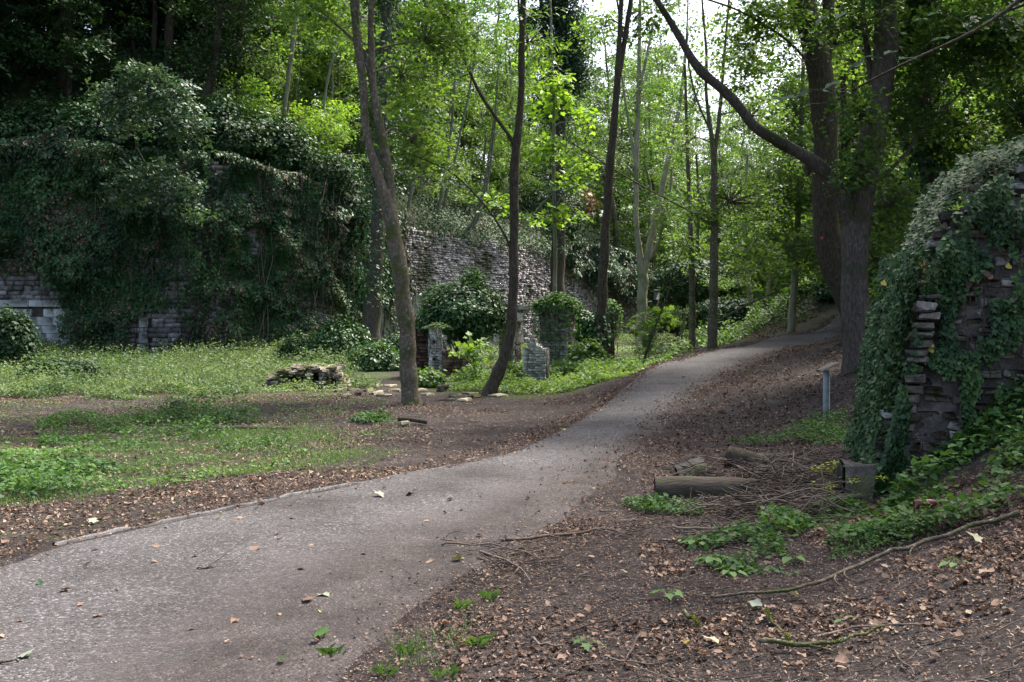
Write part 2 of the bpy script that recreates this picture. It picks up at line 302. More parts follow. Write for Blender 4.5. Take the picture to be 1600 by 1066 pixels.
def gz(x, y, fine=True):
    x = np.asarray(x, float); y = np.asarray(y, float); sh = x.shape
    X = np.clip(x.ravel(), -60, 60); Y = np.clip(y.ravel(), -12, 130)
    z = np.zeros(len(X))
    for k in range(0, len(X), 20000):
        q = (X[k:k + 20000, None] - ctrl[None, :, 0]) ** 2 + (Y[k:k + 20000, None] - ctrl[None, :, 1]) ** 2
        z[k:k + 20000] = _phi(q) @ _w[:_n]
    z += _w[_n] + _w[_n + 1] * X + _w[_n + 2] * Y
    if fine: z += (fbm(X, Y, .6, 3) - .5) * .10 + (fbm(X, Y, 3.0, 5, 3) - .5) * .03
    t, S = wall_dist(X, Y)
    top = np.interp(S, range(len(WALL)), WTOP); sl = np.interp(S, range(len(WALL)), WSL); tm = np.interp(S, range(len(WALL)), WTM)
    tt = t - .6
    h = top - .15 + sl * np.minimum(tt, tm) + .22 * np.maximum(tt - tm, 0) + (fbm(X, Y, .35, 8) - .5) * 1.6 * np.clip(tt / 3, 0, 1)
    z = np.where(tt > 0, h, z)
    return z.reshape(sh)
def gz1(x, y): return float(gz(np.array([x]), np.array([y]))[0])
def hit(u, v, ymin=2.5, ymax=140):
    Y = np.concatenate([np.arange(ymin, 40, .04), np.arange(40, ymax, .15)])
    P = np.array([W(u, v, 1.0)[0], 1.0, W(u, v, 1.0)[2] - CAMZ])
    X = P[0] * Y; Z = CAMZ + P[2] * Y
    g = gz(X, Y); k = np.argmax(Z < g)
    if not (Z < g).any(): k = len(Y) - 1
    return np.array([X[k], Y[k], g[k]])

def polyw(px):   # polygon given in photo pixels -> polygon on the ground
    return np.array([hit(u, v)[:2] for u, v in px])
def inpoly(x, y, P):
    ins = np.zeros(x.shape, bool); j = len(P) - 1
    for i in range(len(P)):
        c = ((P[i, 1] > y) != (P[j, 1] > y)) & (x < (P[j, 0] - P[i, 0]) * (y - P[i, 1]) / (P[j, 1] - P[i, 1] + 1e-12) + P[i, 0])
        ins ^= c; j = i
    return ins
def scatter_poly(P, n, rng=R, edge=0.0):
    lo = P.min(0); hi = P.max(0); out = []; c = 0
    while c < n:
        q = lo + (hi - lo) * rng.random((n * 2, 2))
        k = inpoly(q[:, 0], q[:, 1], P); 
        if edge: k &= fbm(q[:, 0], q[:, 1], edge, 11, 5) + .22 * rng.random(len(q)) > .64
        q = q[k]; out.append(q); c += len(q)
    return np.concatenate(out)[:n]
def on_ground(q, dz=0.0): return np.column_stack([q, gz(q[:, 0], q[:, 1]) + dz])

# overgrown areas of the ground
MEADOW = polyw([(-120, 556), (560, 556), (620, 590), (520, 618), (330, 622), (200, 618), (-120, 612)])
LAWN = polyw([(-100, 690), (150, 682), (300, 668), (470, 668), (600, 700), (520, 728), (330, 750), (190, 770), (-100, 800)])
RUINWEED = polyw([(640, 566), (1080, 552), (985, 585), (870, 622), (760, 622), (640, 606)])

xs = np.concatenate([-np.geomspace(61, 400, 8)[::-1], np.arange(-60, -12, .5), np.arange(-12, 22, .14), np.arange(22, 60, .5), np.geomspace(61, 400, 8)])
ys = np.concatenate([-np.geomspace(13, 300, 6)[::-1], np.arange(-12, 1.5, .5), np.arange(1.5, 14, .09), np.arange(14, 48, .2), np.arange(48, 130, .55), np.geomspace(131, 500, 9)])
GX, GY = np.meshgrid(xs, ys, indexing='ij'); GZ = gz(GX, GY)
wd, wS = wall_dist(GX.ravel(), GY.ravel())
idx = np.arange(GX.size).reshape(GX.shape)
Q = np.stack([idx[:-1, :-1], idx[1:, :-1], idx[1:, 1:], idx[:-1, 1:]], -1).reshape(-1, 4)
hill = (wd[Q] > .6).all(1)
V = np.column_stack([GX.ravel(), GY.ravel(), GZ.ravel()])
green = np.zeros(len(V))
for P, s in ((MEADOW, .7), (LAWN, .6), (RUINWEED, .7)): green = np.maximum(green, inpoly(V[:, 0], V[:, 1], P) * s)
green = np.maximum(green, np.where(wd > .6, .8, 0)); green = np.maximum(green, np.where(V[:, 1] > 34, .55, 0)); green = np.maximum(green, .35 * ((V[:, 0] < -3) & (V[:, 1] < 34)))
def sub(sel):
    f = Q[sel]; u, inv = np.unique(f, return_inverse=True); return V[u], inv.reshape(f.shape), green[u]
v_, f_, g_ = sub(~hill); tag(mesh_obj('ground', v_, f_, 'soil', attrs={'green': g_}, smooth=True), kind='structure')
v_, f_, g_ = sub(hill); tag(mesh_obj('hillside', v_, f_, 'soil', attrs={'green': g_}, smooth=True), kind='structure')

# ------------------------------------------------------------------ the gravel path
lp = [np.array(hit(u, v)[:2]) for u, v in [(-260, 985), (-120, 920), (0, 878), (90, 850), (230, 820), (370, 792), (520, 762), (660, 735)]]
lp = [np.array([-6.2, 2.2]), np.array([-5.0, 4.0])] + lp[1:] + [np.array(p[:2]) for p in PL[1:]]
rp = [np.array([-2.3, .8]), np.array([-1.2, 2.5])] + [np.array(hit(u, v)[:2]) for u, v in [(600, 1066), (690, 965), (800, 885), (905, 818), (955, 760)]] + [np.array(p[:2]) for p in PR[1:]]
def resample(P, n):
    P = np.array(P); P = chaikin(P); P = chaikin(P); d = np.concatenate([[0], np.cumsum(np.hypot(*np.diff(P[:, :2], axis=0).T))]); t = np.linspace(0, d[-1], n)
    return np.column_stack([np.interp(t, d, P[:, k]) for k in range(P.shape[1])])
def chaikin(P):
    q = [P[0]]
    for a, b in zip(P[:-1], P[1:]): q += [.75 * a + .25 * b, .25 * a + .75 * b]
    return np.array(q + [P[-1]])
NL, NC = 700, 26
Lc = resample(lp, NL); Rc = resample(rp, NL)
tt = np.linspace(-.03, 1.03, NC)
e1 = (fbm(np.arange(NL) * .05, np.zeros(NL), 1, 21) - .5) * .25; e2 = (fbm(np.arange(NL) * .05, np.ones(NL) * 9, 1, 22) - .5) * .5
PX = Lc[:, None, 0] * (1 - tt) + Rc[:, None, 0] * tt + e1[:, None] * (1 - tt) ** 3 + e2[:, None] * np.clip(tt, 0, 1) ** 3
PY = Lc[:, None, 1] * (1 - tt) + Rc[:, None, 1] * tt
drop = np.where((tt < .03) | (tt > .97), -.06, 0) + .022 + .012 * np.clip((PY - 18) / 10, 0, 1)
PZ = gz(PX, PY) + drop
ii = np.arange(NL * NC).reshape(NL, NC)
PQ = np.stack([ii[:-1, :-1], ii[:-1, 1:], ii[1:, 1:], ii[1:, :-1]], -1).reshape(-1, 4)
yy = PY.ravel()
near = np.clip((13 - yy) / 6, 0, 1)
ttt = np.tile(tt, NL)
dirt = np.clip((ttt - .42) * 1.5, 0, 1) * (.30 + .70 * near) + np.clip((.10 - ttt) * 5, 0, .5) * (.4 + .6 * near) + np.clip((ttt - .72) * 2.8, 0, .75)
tag(mesh_obj('path', np.column_stack([PX.ravel(), PY.ravel(), PZ.ravel()]), PQ, 'gravel', attrs={'dirt': dirt}, smooth=True), kind='structure')

# ------------------------------------------------------------------ shape helpers: tubes, stones, leaves
def tube(P, rr, k=8, rough=.0, rng=R, cap=True):
    P = np.asarray(P, float); rr = np.asarray(rr, float); n = len(P)
    T = np.gradient(P, axis=0); T /= np.linalg.norm(T, axis=1)[:, None] + 1e-9
    ref = np.array([0, 0, 1.0]) if abs(T[0, 2]) < .8 else np.array([1.0, 0, 0])
    N_ = np.zeros_like(P); a = np.cross(T[0], ref); a /= np.linalg.norm(a); N_[0] = a
    for i in range(1, n):
        a = a - T[i] * (a @ T[i]); a /= np.linalg.norm(a) + 1e-9; N_[i] = a
    B = np.cross(T, N_)
    th = np.arange(k) * 2 * np.pi / k
    rj = rr[:, None] * (1 + rough * (rng.random((n, k)) - .5) * 2)
    V = P[:, None] + N_[:, None] * (np.cos(th)[None, :, None] * rj[..., None]) + B[:, None] * (np.sin(th)[None, :, None] * rj[..., None])
    i = np.arange(n * k).reshape(n, k); j = np.roll(i, -1, 1)
    Fq = np.stack([i[:-1], j[:-1], j[1:], i[1:]], -1).reshape(-1, 4)
    V = V.reshape(-1, 3); Fl = [Fq]
    if cap:
        V = np.concatenate([V, P[:1], P[-1:]]); a0 = n * k
        t1 = np.stack([np.full(k, a0), j[0], i[0]], -1); t2 = np.stack([np.full(k, a0 + 1), i[-1], j[-1]], -1); Fl.append(np.concatenate([t1, t2]))
    return V, Fl
def smooth_track(P, it=2):
    P = np.asarray(P, float)
    for _ in range(it): P = chaikin(P)
    return P
def densify(P, step):
    P = np.asarray(P, float); d = np.concatenate([[0], np.cumsum(np.linalg.norm(np.diff(P[:, :3], axis=0), axis=1))])
    t = np.linspace(0, d[-1], max(4, int(d[-1] / step)))
    return np.column_stack([np.interp(t, d, P[:, k]) for k in range(P.shape[1])])

def _fan(pts, c=None):
    pts = np.array(pts, float); n = len(pts); c = pts.mean(0) if c is None else np.array(c, float)
    V = np.vstack([pts, c]); F_ = np.array([(i, (i + 1) % n, n) for i in range(n)]); return V, F_
TPL = {}
TPL['fold'] = (np.array([(0, 0, 0), (.45, .30, .07), (1, 0, -.06), (.45, -.30, .07)]), np.array([(0, 2, 1), (0, 3, 2)]))
TPL['oval'] = (np.array([(0, 0, 0), (.25, .24, .04), (.6, .26, .04), (1, 0, -.08), (.6, -.26, .04), (.25, -.24, .04)]), np.array([(0, 2, 1), (0, 3, 2), (0, 4, 3), (0, 5, 4)]))
TPL['maple'] = _fan([(0, .04, 0), (-.10, .38, .05), (.18, .28, .02), (.34, .56, .0), (.55, .26, .05), (1.0, 0, -.10), (.55, -.26, .05), (.34, -.56, 0), (.18, -.28, .02), (-.10, -.38, .05), (0, -.04, 0)], (.30, 0, -.03))
TPL['ivy'] = _fan([(0, 0, 0), (.05, .34, .03), (.42, .40, 0), (.55, .2, .03), (1.0, 0, -.08), (.55, -.2, .03), (.42, -.40, 0), (.05, -.34, .03)], (.32, 0, -.02))
TPL['heart'] = _fan([(0, 0, 0), (-.08, .26, .04), (.25, .42, .03), (.7, .27, .02), (1, 0, -.08), (.7, -.27, .02), (.25, -.42, .03), (-.08, -.26, .04)], (.35, 0, -.04))
TPL['curl'] = _fan([(0, 0, .05), (.15, .30, .22), (.5, .40, .12), (.75, .18, .25), (1, 0, .10), (.7, -.25, .02), (.4, -.42, .20), (.1, -.26, .03)], (.45, 0, -.02))
TPL['blade'] = (np.array([(-.0, -.04, 0), (0, .04, 0), (.5, .03, .12), (.5, -.03, .12), (1, 0, -.05)]), np.array([(0, 2, 1), (0, 3, 2), (3, 4, 2)]))
TPL['chip'] = (np.array([(0, 0, 0), (.5, .18, .05), (1, .02, 0), (.45, -.16, .0)]), np.array([(0, 2, 1), (0, 3, 2)]))
def unit(a): return a / (np.linalg.norm(a, axis=-1, keepdims=True) + 1e-9)
def leaves(tpl, P, Nrm, size, tone, rng=R, dirn=None, spread=1.0):
    """one leaf of the given outline at every point, facing Nrm; returns vertices, triangles, tones"""
    tv, tf = TPL[tpl]; n = len(P)
    Nrm = unit(np.asarray(Nrm, float)); r = rng.normal(size=(n, 3)) * spread
    if dirn is not None: r = r * .5 + dirn
    T = unit(r - Nrm * (r * Nrm).sum(1)[:, None]); B = np.cross(Nrm, T)
    s = (size * np.ones(n))[:, None, None]
    V = P[:, None] + s * (tv[None, :, :1] * T[:, None] + tv[None, :, 1:2] * B[:, None] + tv[None, :, 2:] * Nrm[:, None])
    V = V.reshape(-1, 3); Fc = (tf[None] + (np.arange(n) * len(tv))[:, None, None]).reshape(-1, 3)
    return V, Fc, np.repeat(np.asarray(tone) * np.ones(n), len(tv))
def ball(n, rng=R):
    d = unit(rng.normal(size=(n, 3))); return d * rng.random((n, 1)) ** (1 / 3)

BOXV = np.array([(x, y, z) for x in (-1, 1) for y in (-1, 1) for z in (-1, 1)], float)
BOXF = np.array([(0, 1, 3, 2), (4, 6, 7, 5), (0, 4, 5, 1), (2, 3, 7, 6), (0, 2, 6, 4), (1, 5, 7, 3)])
# chamfered box: 24 vertices
_cv = []; _ci = {}
for i, c in enumerate(BOXV):
    for ax in range(3): _ci[(i, ax)] = len(_cv); _cv.append((i, ax))
CHF4 = []; CHF3 = []
for f in BOXF:
    nrm = BOXV[f].mean(0); ax = int(np.argmax(abs(nrm))); CHF4.append([_ci[(i, ax)] for i in f])
for i in range(8): 
    t = [_ci[(i, 0)], _ci[(i, 1)], _ci[(i, 2)]]
    if np.prod(BOXV[i]) < 0: t = t[::-1]
    CHF3.append(t)
for i in range(8):
    for ax in range(3):
        j = [k for k in range(8) if all((BOXV[k][a] == BOXV[i][a]) == (a != ax) for a in range(3))][0]
        if j > i:
            o1, o2 = [a for a in range(3) if a != ax]; CHF4.append([_ci[(i, o1)], _ci[(j, o1)], _ci[(j, o2)], _ci[(i, o2)]])
CHF4 = np.array(CHF4); CHF3 = np.array(CHF3)
def chbox(c, ex, ey, ez, h, ch=.012, jit=0.0, rng=R):
    """chamfered block: centre, unit axes, half sizes"""
    h = np.asarray(h, float); V = np.zeros((24, 3))
    cj = BOXV * h + (rng.random((8, 3)) - .5) * 2 * jit
    for k, (i, ax) in enumerate(_cv):
        q = cj[i].copy(); s = np.sign(BOXV[i])
        for a in range(3):
            if a != ax: q[a] -= s[a] * min(ch, h[a] * .6)
        V[k] = q
    return np.asarray(c) + V[:, :1] * ex + V[:, 1:2] * ey + V[:, 2:] * ez, [CHF4, CHF3]
Z3 = np.array([0, 0, 1.0])
def stone_wall(bag, a, b, z0, topf, ch, ln, dj=.03, depth=.15, miss=.0, jit=.012, z0f=None, tone=(0, 1), chamf=.015, rng=R, lowpoly=False):
    """courses of separate blocks on the line a-b, their faces standing in and out"""
    a = np.array(a, float); b = np.array(b, float); L_ = np.hypot(*(b - a)); d = (b - a) / L_
    ex = np.array([d[0], d[1], 0]); ey = np.array([d[1], -d[0], 0])       # ey points out of the face
    z = z0; zmax = max(topf(s) for s in np.linspace(0, L_, 24)); k = 0
    while z < zmax:
        h = ch * (.8 + .4 * rng.random()); s = -ln * rng.random()
        while s < L_:
            l0 = ln * (.55 + .9 * rng.random()); lo = max(s, 0); hi = min(s + l0, L_); l = hi - lo; sc = (lo + hi) / 2
            if l > .05 and z + h * .6 < topf(sc) and (z0f is None or z > z0f(sc)) and rng.random() > miss:
                o = (rng.random() - .5) * 2 * dj; o = o if rng.random() > .08 else o * 2.2
                p = np.array([a[0], a[1], 0]) + ex * sc + ey * (o - depth / 2) + Z3 * (z + h / 2)
                tn = tone[0] + (tone[1] - tone[0]) * rng.random()
                hh = (l / 2 - .008, depth / 2, h / 2 - .006)
                if lowpoly:
                    cj = BOXV * np.array(hh) + (rng.random((8, 3)) - .5) * 2 * jit
                    bag.add(p + cj[:, :1] * ex + cj[:, 1:2] * ey + cj[:, 2:] * Z3, BOXF, tn)
                else:
                    V_, F_ = chbox(p, ex, ey, Z3, hh, chamf, jit, rng); bag.add(V_, F_, tn)
            s += l0
        z += h; k += 1
def core_box(bag, c, ex, ey, h, tone=.5):
    V_ = BOXV * np.asarray(h); bag.add(np.asarray(c) + V_[:, :1] * ex + V_[:, 1:2] * ey + V_[:, 2:] * Z3, BOXF, tone)
# ------------------------------------------------------------------ the old rampart walls
def wall_frame(i):
    a, b = WALL[i], WALL[i + 1]; L_ = np.hypot(*(b - a)); d = (b - a) / L_
    return a, b, L_, d, np.array([d[1], -d[0]])
def ragged(i, amp=.35):
    a, b, L_, d, nn = wall_frame(i); t0, t1 = WTOP[i], WTOP[i + 1]
    return lambda s: t0 + (t1 - t0) * np.clip(s / L_, 0, 1) + amp * (float(vnoise(s * .7 + 9 * i, 3.3)) - .5) + amp * .7 * (float(vnoise(s * 2.3, 7.7 + i)) - .5)
def build_wall(segs, label, tone, ch, ln, dj, white=()):
    a0 = WALL[segs[0]]
    root = thing('retaining_wall', (a0[0], a0[1], 0), label, 'wall')
    org = np.array([a0[0], a0[1], 0]); core = Bag(); st = Bag(); wh = Bag()
    for i in segs:
        a, b, L_, d, nn = wall_frame(i); top = ragged(i)
        n = max(2, int(L_ / 1.5))
        for k in range(n):
            s = (k + .5) * L_ / n; h = min(top(s - .5 * L_ / n), top(s + .5 * L_ / n), top(s)) - .12
            c = np.array([*(a + d * s - nn * .62), h / 2 - .4])
            core_box(core, c, np.array([*d, 0]), np.array([*nn, 0]), (L_ / n / 2 + .02 * (k % 2), .5 + .004 * (k % 2), h / 2 + .4))
        zones = [w_ for w_ in white if w_[0] == i]
        rng = np.random.default_rng(40 + i)
        stone_wall(st, a, b, -.25, top, ch, ln, dj, .22, .015, .02, tone=tone, rng=rng, lowpoly=True,
                   z0f=(lambda s, Z=zones: max([zz[3] for zz in Z if zz[1] <= s <= zz[2]] + [-9])) if zones else None)
        for (_, s0, s1, zt) in zones:
            stone_wall(wh, a + d * s0, a + d * s1, -.2, lambda s, z=zt: z, .33, .5, .012, .26, .02, .008, tone=(.25, 1), rng=rng, chamf=.02)
            if zt > 2.2:   # coping slab over the facing stones
                for q in np.arange(s0, s1 - .6, 1.35):
                    p = np.array([*(a + d * (q + .66) - nn * .1), zt + .16]); V_, F_ = chbox(p, np.array([*d, 0]), np.array([*nn, 0]), Z3, (.66, .16, .15), .02, .012, rng); wh.add(V_, F_, .6)
    core.obj('rubble_core', 'mortar', root, origin=org); st.obj('masonry', 'wall_stone', root, origin=org)
    if white: wh.obj('facing_stones', 'white_stone', root, origin=org)
    return root
build_wall([0, 1, 2, 3, 4], 'dark ivy-hung rampart wall with pale ashlar blocks at its foot', (0, .55), .20, .42, .05, [(1, 11.0, 18.5, 2.25), (2, 0.0, 3.05, 2.25), (2, 5.9, 6.3, 1.9), (3, 1.5, 2.0, 1.2)])
build_wall([5], 'long rough grey stone rampart wall receding behind the small brick ruins', (.15, 1), .12, .32, .045, [(5, 0, 7.5, 2.7), (5, 7.5, 15, 2.35)])
build_wall([6, 7, 8], 'low dark broken stone wall beyond the path at the far end of the moat', (0, .3), .2, .5, .08)

def wall_pt(S):   # point and outward normal on the wall line at parameter S
    i = np.clip(S.astype(int), 0, len(WALL) - 2); f = (S - i)[:, None]
    p = WALL[i] * (1 - f) + WALL[i + 1] * f; d = unit(WALL[i + 1] - WALL[i]); return p, np.column_stack([d[:, 1], -d[:, 0]])
SEGL = np.hypot(*np.diff(WALL, axis=0).T); CUM = np.concatenate([[0], np.cumsum(SEGL)])
def s2S(s): i = np.clip(np.searchsorted(CUM, s, 'right') - 1, 0, len(SEGL) - 1); return i + (s - CUM[i]) / SEGL[i]
def ivy_curtain(label, s0, s1, nstr, per, zlo, zhi_off, size, seed, thick=.45, mat='ivy_leaf', lowf=None, group=None, nst=90):
    rng = np.random.default_rng(seed)
    s = s0 + (s1 - s0) * rng.random(nstr); S = s2S(s); p, nn = wall_pt(S)
    top = np.interp(S, range(len(WTOP)), WTOP) + zhi_off + 1.6 * (fbm(s, s * 0 + 2, .45, 39, 3) - .45)
    clump = fbm(s, np.zeros(nstr), .5, 31)
    keep = rng.random(nstr) < np.clip((clump - .22) * 3.0, .15, 1); s, S, p, nn, top = [q[keep] for q in (s, S, p, nn, top)]
    n = len(s); bot = zlo(s, rng) if callable(zlo) else zlo + (rng.random(n) ** 2) * 2.5
    org = np.array([*wall_pt(s2S(np.array([(s0 + s1) / 2])))[0][0], 0])
    root = thing('ivy', org, label, 'ivy', group)
    u = rng.random((n, per)); u = 1 - (1 - u) ** 1.1
    z = bot[:, None] + (top - bot)[:, None] * u
    sx = (rng.random((n, per)) - .5) * .35 + .25 * np.sin(z * 1.3 + s[:, None])
    d2 = np.column_stack([-nn[:, 1], nn[:, 0]])
    bulge = np.clip(fbm(np.repeat(s[:, None], per, 1) + sx, z, .8, 33, 3) - .32, 0, 1) ** 1.3 * 5.5 * thick
    off = .04 + bulge * (.35 + .65 * rng.random((n, per)))
    gate = fbm(np.repeat(s[:, None], per, 1) + sx, z, .9, 35, 3) + .25 * rng.random((n, per)) > (.53 if lowf is None else lowf(z))
    P = np.dstack([p[:, None, 0] + nn[:, None, 0] * off + d2[:, None, 0] * sx, p[:, None, 1] + nn[:, None, 1] * off + d2[:, None, 1] * sx, z])
    nr = np.repeat(np.column_stack([nn, np.full(n, .5)])[:, None], per, 1) + rng.normal(size=(n, per, 3)) * .55
    P = P[gate]; nr = nr[gate]
    tone = np.clip(fbm(P[:, 0] + P[:, 1], P[:, 2], .8, 37) * 1.1 - .1 + rng.normal(size=len(P)) * .18, 0, 1)
    dd = rng.random(len(P)) < .07 + .25 * np.clip((3.2 - P[:, 2]) / 3, 0, 1) + .3 * (fbm(P[:, 0] * 1.2 + P[:, 1], P[:, 2], .6, 38) > .6)
    V_, F_, A_ = leaves('oval', (P - org)[~dd], nr[~dd], (size * (.4 + 1.0 * rng.random(len(P)) ** 1.3))[~dd], tone[~dd], rng, dirn=np.array([0, 0, -1.2]))
    mesh_obj('leaves', V_, F_, mat, root, {'v': A_})
    V_, F_, A_ = leaves('oval', (P - org)[dd], nr[dd], (size * (.4 + .6 * rng.random(len(P))))[dd], np.clip(tone[dd], 0, .9), rng, dirn=np.array([0, 0, -1.2]))
    mesh_obj('withered_leaves', V_, F_, 'dead_leaf', root, {'v': A_})
    st = Bag()
    for k in range(0, n, max(1, n // nst)):
        zz = np.linspace(max(bot[k] - .8, .05), top[k], 9); o = .06 + .1 * rng.random()
        Q_ = np.column_stack([p[k, 0] + nn[k, 0] * o + .12 * np.cumsum(rng.normal(size=9)) * 1.3, p[k, 1] + nn[k, 1] * o + rng.normal(size=9) * .02, zz]) - org
        V_, F_ = tube(Q_, np.linspace(.022, .008, 9) * (.4 + rng.random() ** 2), 4, rng=rng); st.add(V_, F_, rng.random())
    st.obj('stem_sprays', 'twig_wood', root)
    return root
sU = lambda i, f=0.0: CUM[i] + SEGL[min(i, len(SEGL) - 1)] * f
ivy_curtain('dense dark ivy curtain hanging down the rampart above the pale ashlar blocks', sU(0, .3), sU(2, .36), 2100, 70, lambda s, r: 3.6 + 1.4 * r.random(len(s)) - 2.6 * np.clip((s - sU(2, .2)) / 1.2, 0, 1), 1.0, .18, 51, .6, lowf=lambda z: np.where(z > 5, .40, .5))
ivy_curtain('glossy ivy hanging in strands over the middle of the rampart down to the meadow', sU(2, .34), sU(4, .55), 1700, 80, lambda s, r: .3 + 1.3 * r.random(len(s)) ** 1.5, .4, .15, 52, .75, lowf=lambda z: np.where(z < 2.0, .52, .5))
ivy_curtain('pale green ivy and scrub on the bulging corner of the rampart behind the ivied trunk', sU(4, .5), sU(5, .07), 420, 50, lambda s, r: .8 + 3.2 * r.random(len(s)), .5, .15, 53, .6, lowf=lambda z: np.where(z < 3, .64, .52))
ivy_curtain('thin ivy fringe spilling over the top of the grey stone wall', sU(5, .04), sU(5, .55), 420, 14, lambda s, r: 5.5 + .8 * r.random(len(s)), .35, .13, 54, .3, nst=24, lowf=lambda z: np.where(z < 6.0, .62, .5))
ivy_curtain('blue-green ivy mass covering the far upper part of the grey stone wall', sU(5, .58), sU(5, .99), 1400, 34, lambda s, r: 2.4 + 2.6 * (1 - np.clip((s - sU(5, .57)) / 12, 0, 1)) + 1.5 * r.random(len(s)), 1.0, .2, 55, .9, mat='bluegreen_leaf', lowf=lambda z: np.where(z < 3, .6, .5))
ivy_curtain('dark ivy over the broken far wall beyond the path', sU(6), sU(7, .9), 1100, 22, lambda s, r: .6 + 1.2 * r.random(len(s)), .6, .24, 56, .9)

# ------------------------------------------------------------------ undergrowth on the hillside
def hill_under(name, label, s0, s1, t0, t1, n, size, hgt, mat, seed, thr=.42):
    rng = np.random.default_rng(seed)
    s = s0 + (s1 - s0) * rng.random(n); t = t0 + (t1 - t0) * rng.random(n) ** 1.2
    p, nn = wall_pt(s2S(s)); q = p - nn * t[:, None]
    g = fbm(q[:, 0], q[:, 1], .45, 41) + .2 * rng.random(n) > thr; q = q[g]; nn = nn[g]; n = len(q)
    z = gz(q[:, 0], q[:, 1]) + hgt * rng.random(n) ** 1.5 * (.3 + 1.4 * fbm(q[:, 0], q[:, 1], .9, 43))
    P = np.column_stack([q, z]); nr = np.column_stack([nn * .6, np.ones(n)]) + rng.normal(size=(n, 3)) * .5
    tone = np.clip(fbm(q[:, 0], q[:, 1], .7, 44) + rng.normal(size=n) * .2, 0, 1)
    V_, F_, A_ = leaves('fold', P, nr, size * (.6 + .8 * rng.random(n)), tone, rng)
    return tag(mesh_obj(name, V_, F_, mat, attrs={'v': A_}), label, 'undergrowth', kind='stuff')
hill_under('undergrowth', 'dark ivy and scrub covering the steep slope above the rampart', sU(0), sU(3, .8), .5, 12, 70000, .2, .8, 'ivy_leaf', 61, .36)
hill_under('undergrowth', 'low green scrub and ivy on the slope above the grey wall', sU(3, .6), sU(5, 1), .5, 14, 70000, .17, .6, 'dark_leaf', 62, .40)
hill_under('undergrowth', 'green scrub on the rising ground beyond the far wall', sU(6), sU(8, .2), .5, 30, 50000, .3, 1.6, 'wood_leaf', 63, .34)

# ------------------------------------------------------------------ trees
def px_track(T, Yf):
    """[(u, v, width_px)] in the photo at depth Yf(k) -> points and radii"""
    T = smooth_track(T, 2); n = len(T); out = []
    for k in range(n):
        Y = Yf(k / (n - 1)); p = W(T[k, 0], T[k, 1], Y); out.append((*p, T[k, 2] * pxm(Y) / 2))
    return np.array(out)
def bark_tube(bag, T, step=.12, k=12, rough=.04, rng=R, flare=0):
    T = densify(T, step); P = T[:, :3].copy(); r = T[:, 3] * (1 + .10 * (vnoise(np.arange(len(T)) * .35, P[0, 0] * 3 + np.zeros(len(T))) - .5) * 2)
    sc = r[:, None]; P += sc * .12 * np.column_stack([vnoise(np.arange(len(T)) * .17, np.full(len(T), P[0, 0])) - .5, vnoise(np.arange(len(T)) * .17, np.full(len(T), P[0, 1] + 5)) - .5, np.zeros(len(T))]) * 2
    V_, F_ = tube(P, r, k, rough, rng)
    if flare:      # root buttresses at the foot
        z0 = P[0, 2]; n = len(P) * k; q = V_[:n]; c = np.repeat(P, k, 0); hgt = np.clip(1 - (q[:, 2] - z0) / flare, 0, 1) ** 2.2
        ang = np.arctan2(q[:, 1] - c[:, 1], q[:, 0] - c[:, 0]); f = 1 + hgt * (.6 + .5 * np.cos(ang * 3 + P[0, 0] * 5) + .3 * np.cos(ang * 5 + 1))
        V_[:n, :2] = c[:, :2] + (q[:, :2] - c[:, :2]) * f[:, None]
    bag.add(V_, F_, .5)
def spray_leaves(cent, rr, per, size, tpl, rng, flat=.3, tone_c=None, dens=1.0):
    """flat-lying sprays of leaves round the tips of twigs"""
    n = len(cent); per = int(per * dens)
    d = ball(n * per, rng).reshape(n, per, 3); ax = rng.normal(size=(n, 1, 3)) * np.array([.35, .35, 0])
    off = d * (rr[:, None, None] if np.ndim(rr) else rr) * np.array([1, 1, flat])
    off[..., 2] += (off[..., :2] * ax[..., :2]).sum(-1) - .25 * np.hypot(off[..., 0], off[..., 1])
    P = (cent[:, None] + off).reshape(-1, 3)
    nr = np.array([0, 0, 1.0]) + rng.normal(size=(n * per, 3)) * .42 + np.repeat(-ax[:, 0] * np.array([1, 1, 0]), per, 0)
    tc = (rng.random(n) * .7 + .15) if tone_c is None else tone_c
    tone = np.clip(np.repeat(tc, per) + rng.normal(size=n * per) * .18, 0, 1)
    return leaves(tpl, P, nr, size * (.55 + .8 * rng.random(n * per)), tone, rng, dirn=np.array([0, 0, -.25]))
def grow_to(bag, start, r0, targets, rng, sag=.1, k=5):
    """thin branch from a point to each target, with a bend"""
    for t in targets:
        m = (start + t) / 2 + rng.normal(size=3) * .12 * np.linalg.norm(t - start) + Z3 * sag * np.linalg.norm(t - start)
        q = smooth_track(np.array([start, m, t]), 2); V_, F_ = tube(q, np.linspace(r0, r0 * .3, len(q)), k, rng=rng, cap=False); bag.add(V_, F_, rng.random())
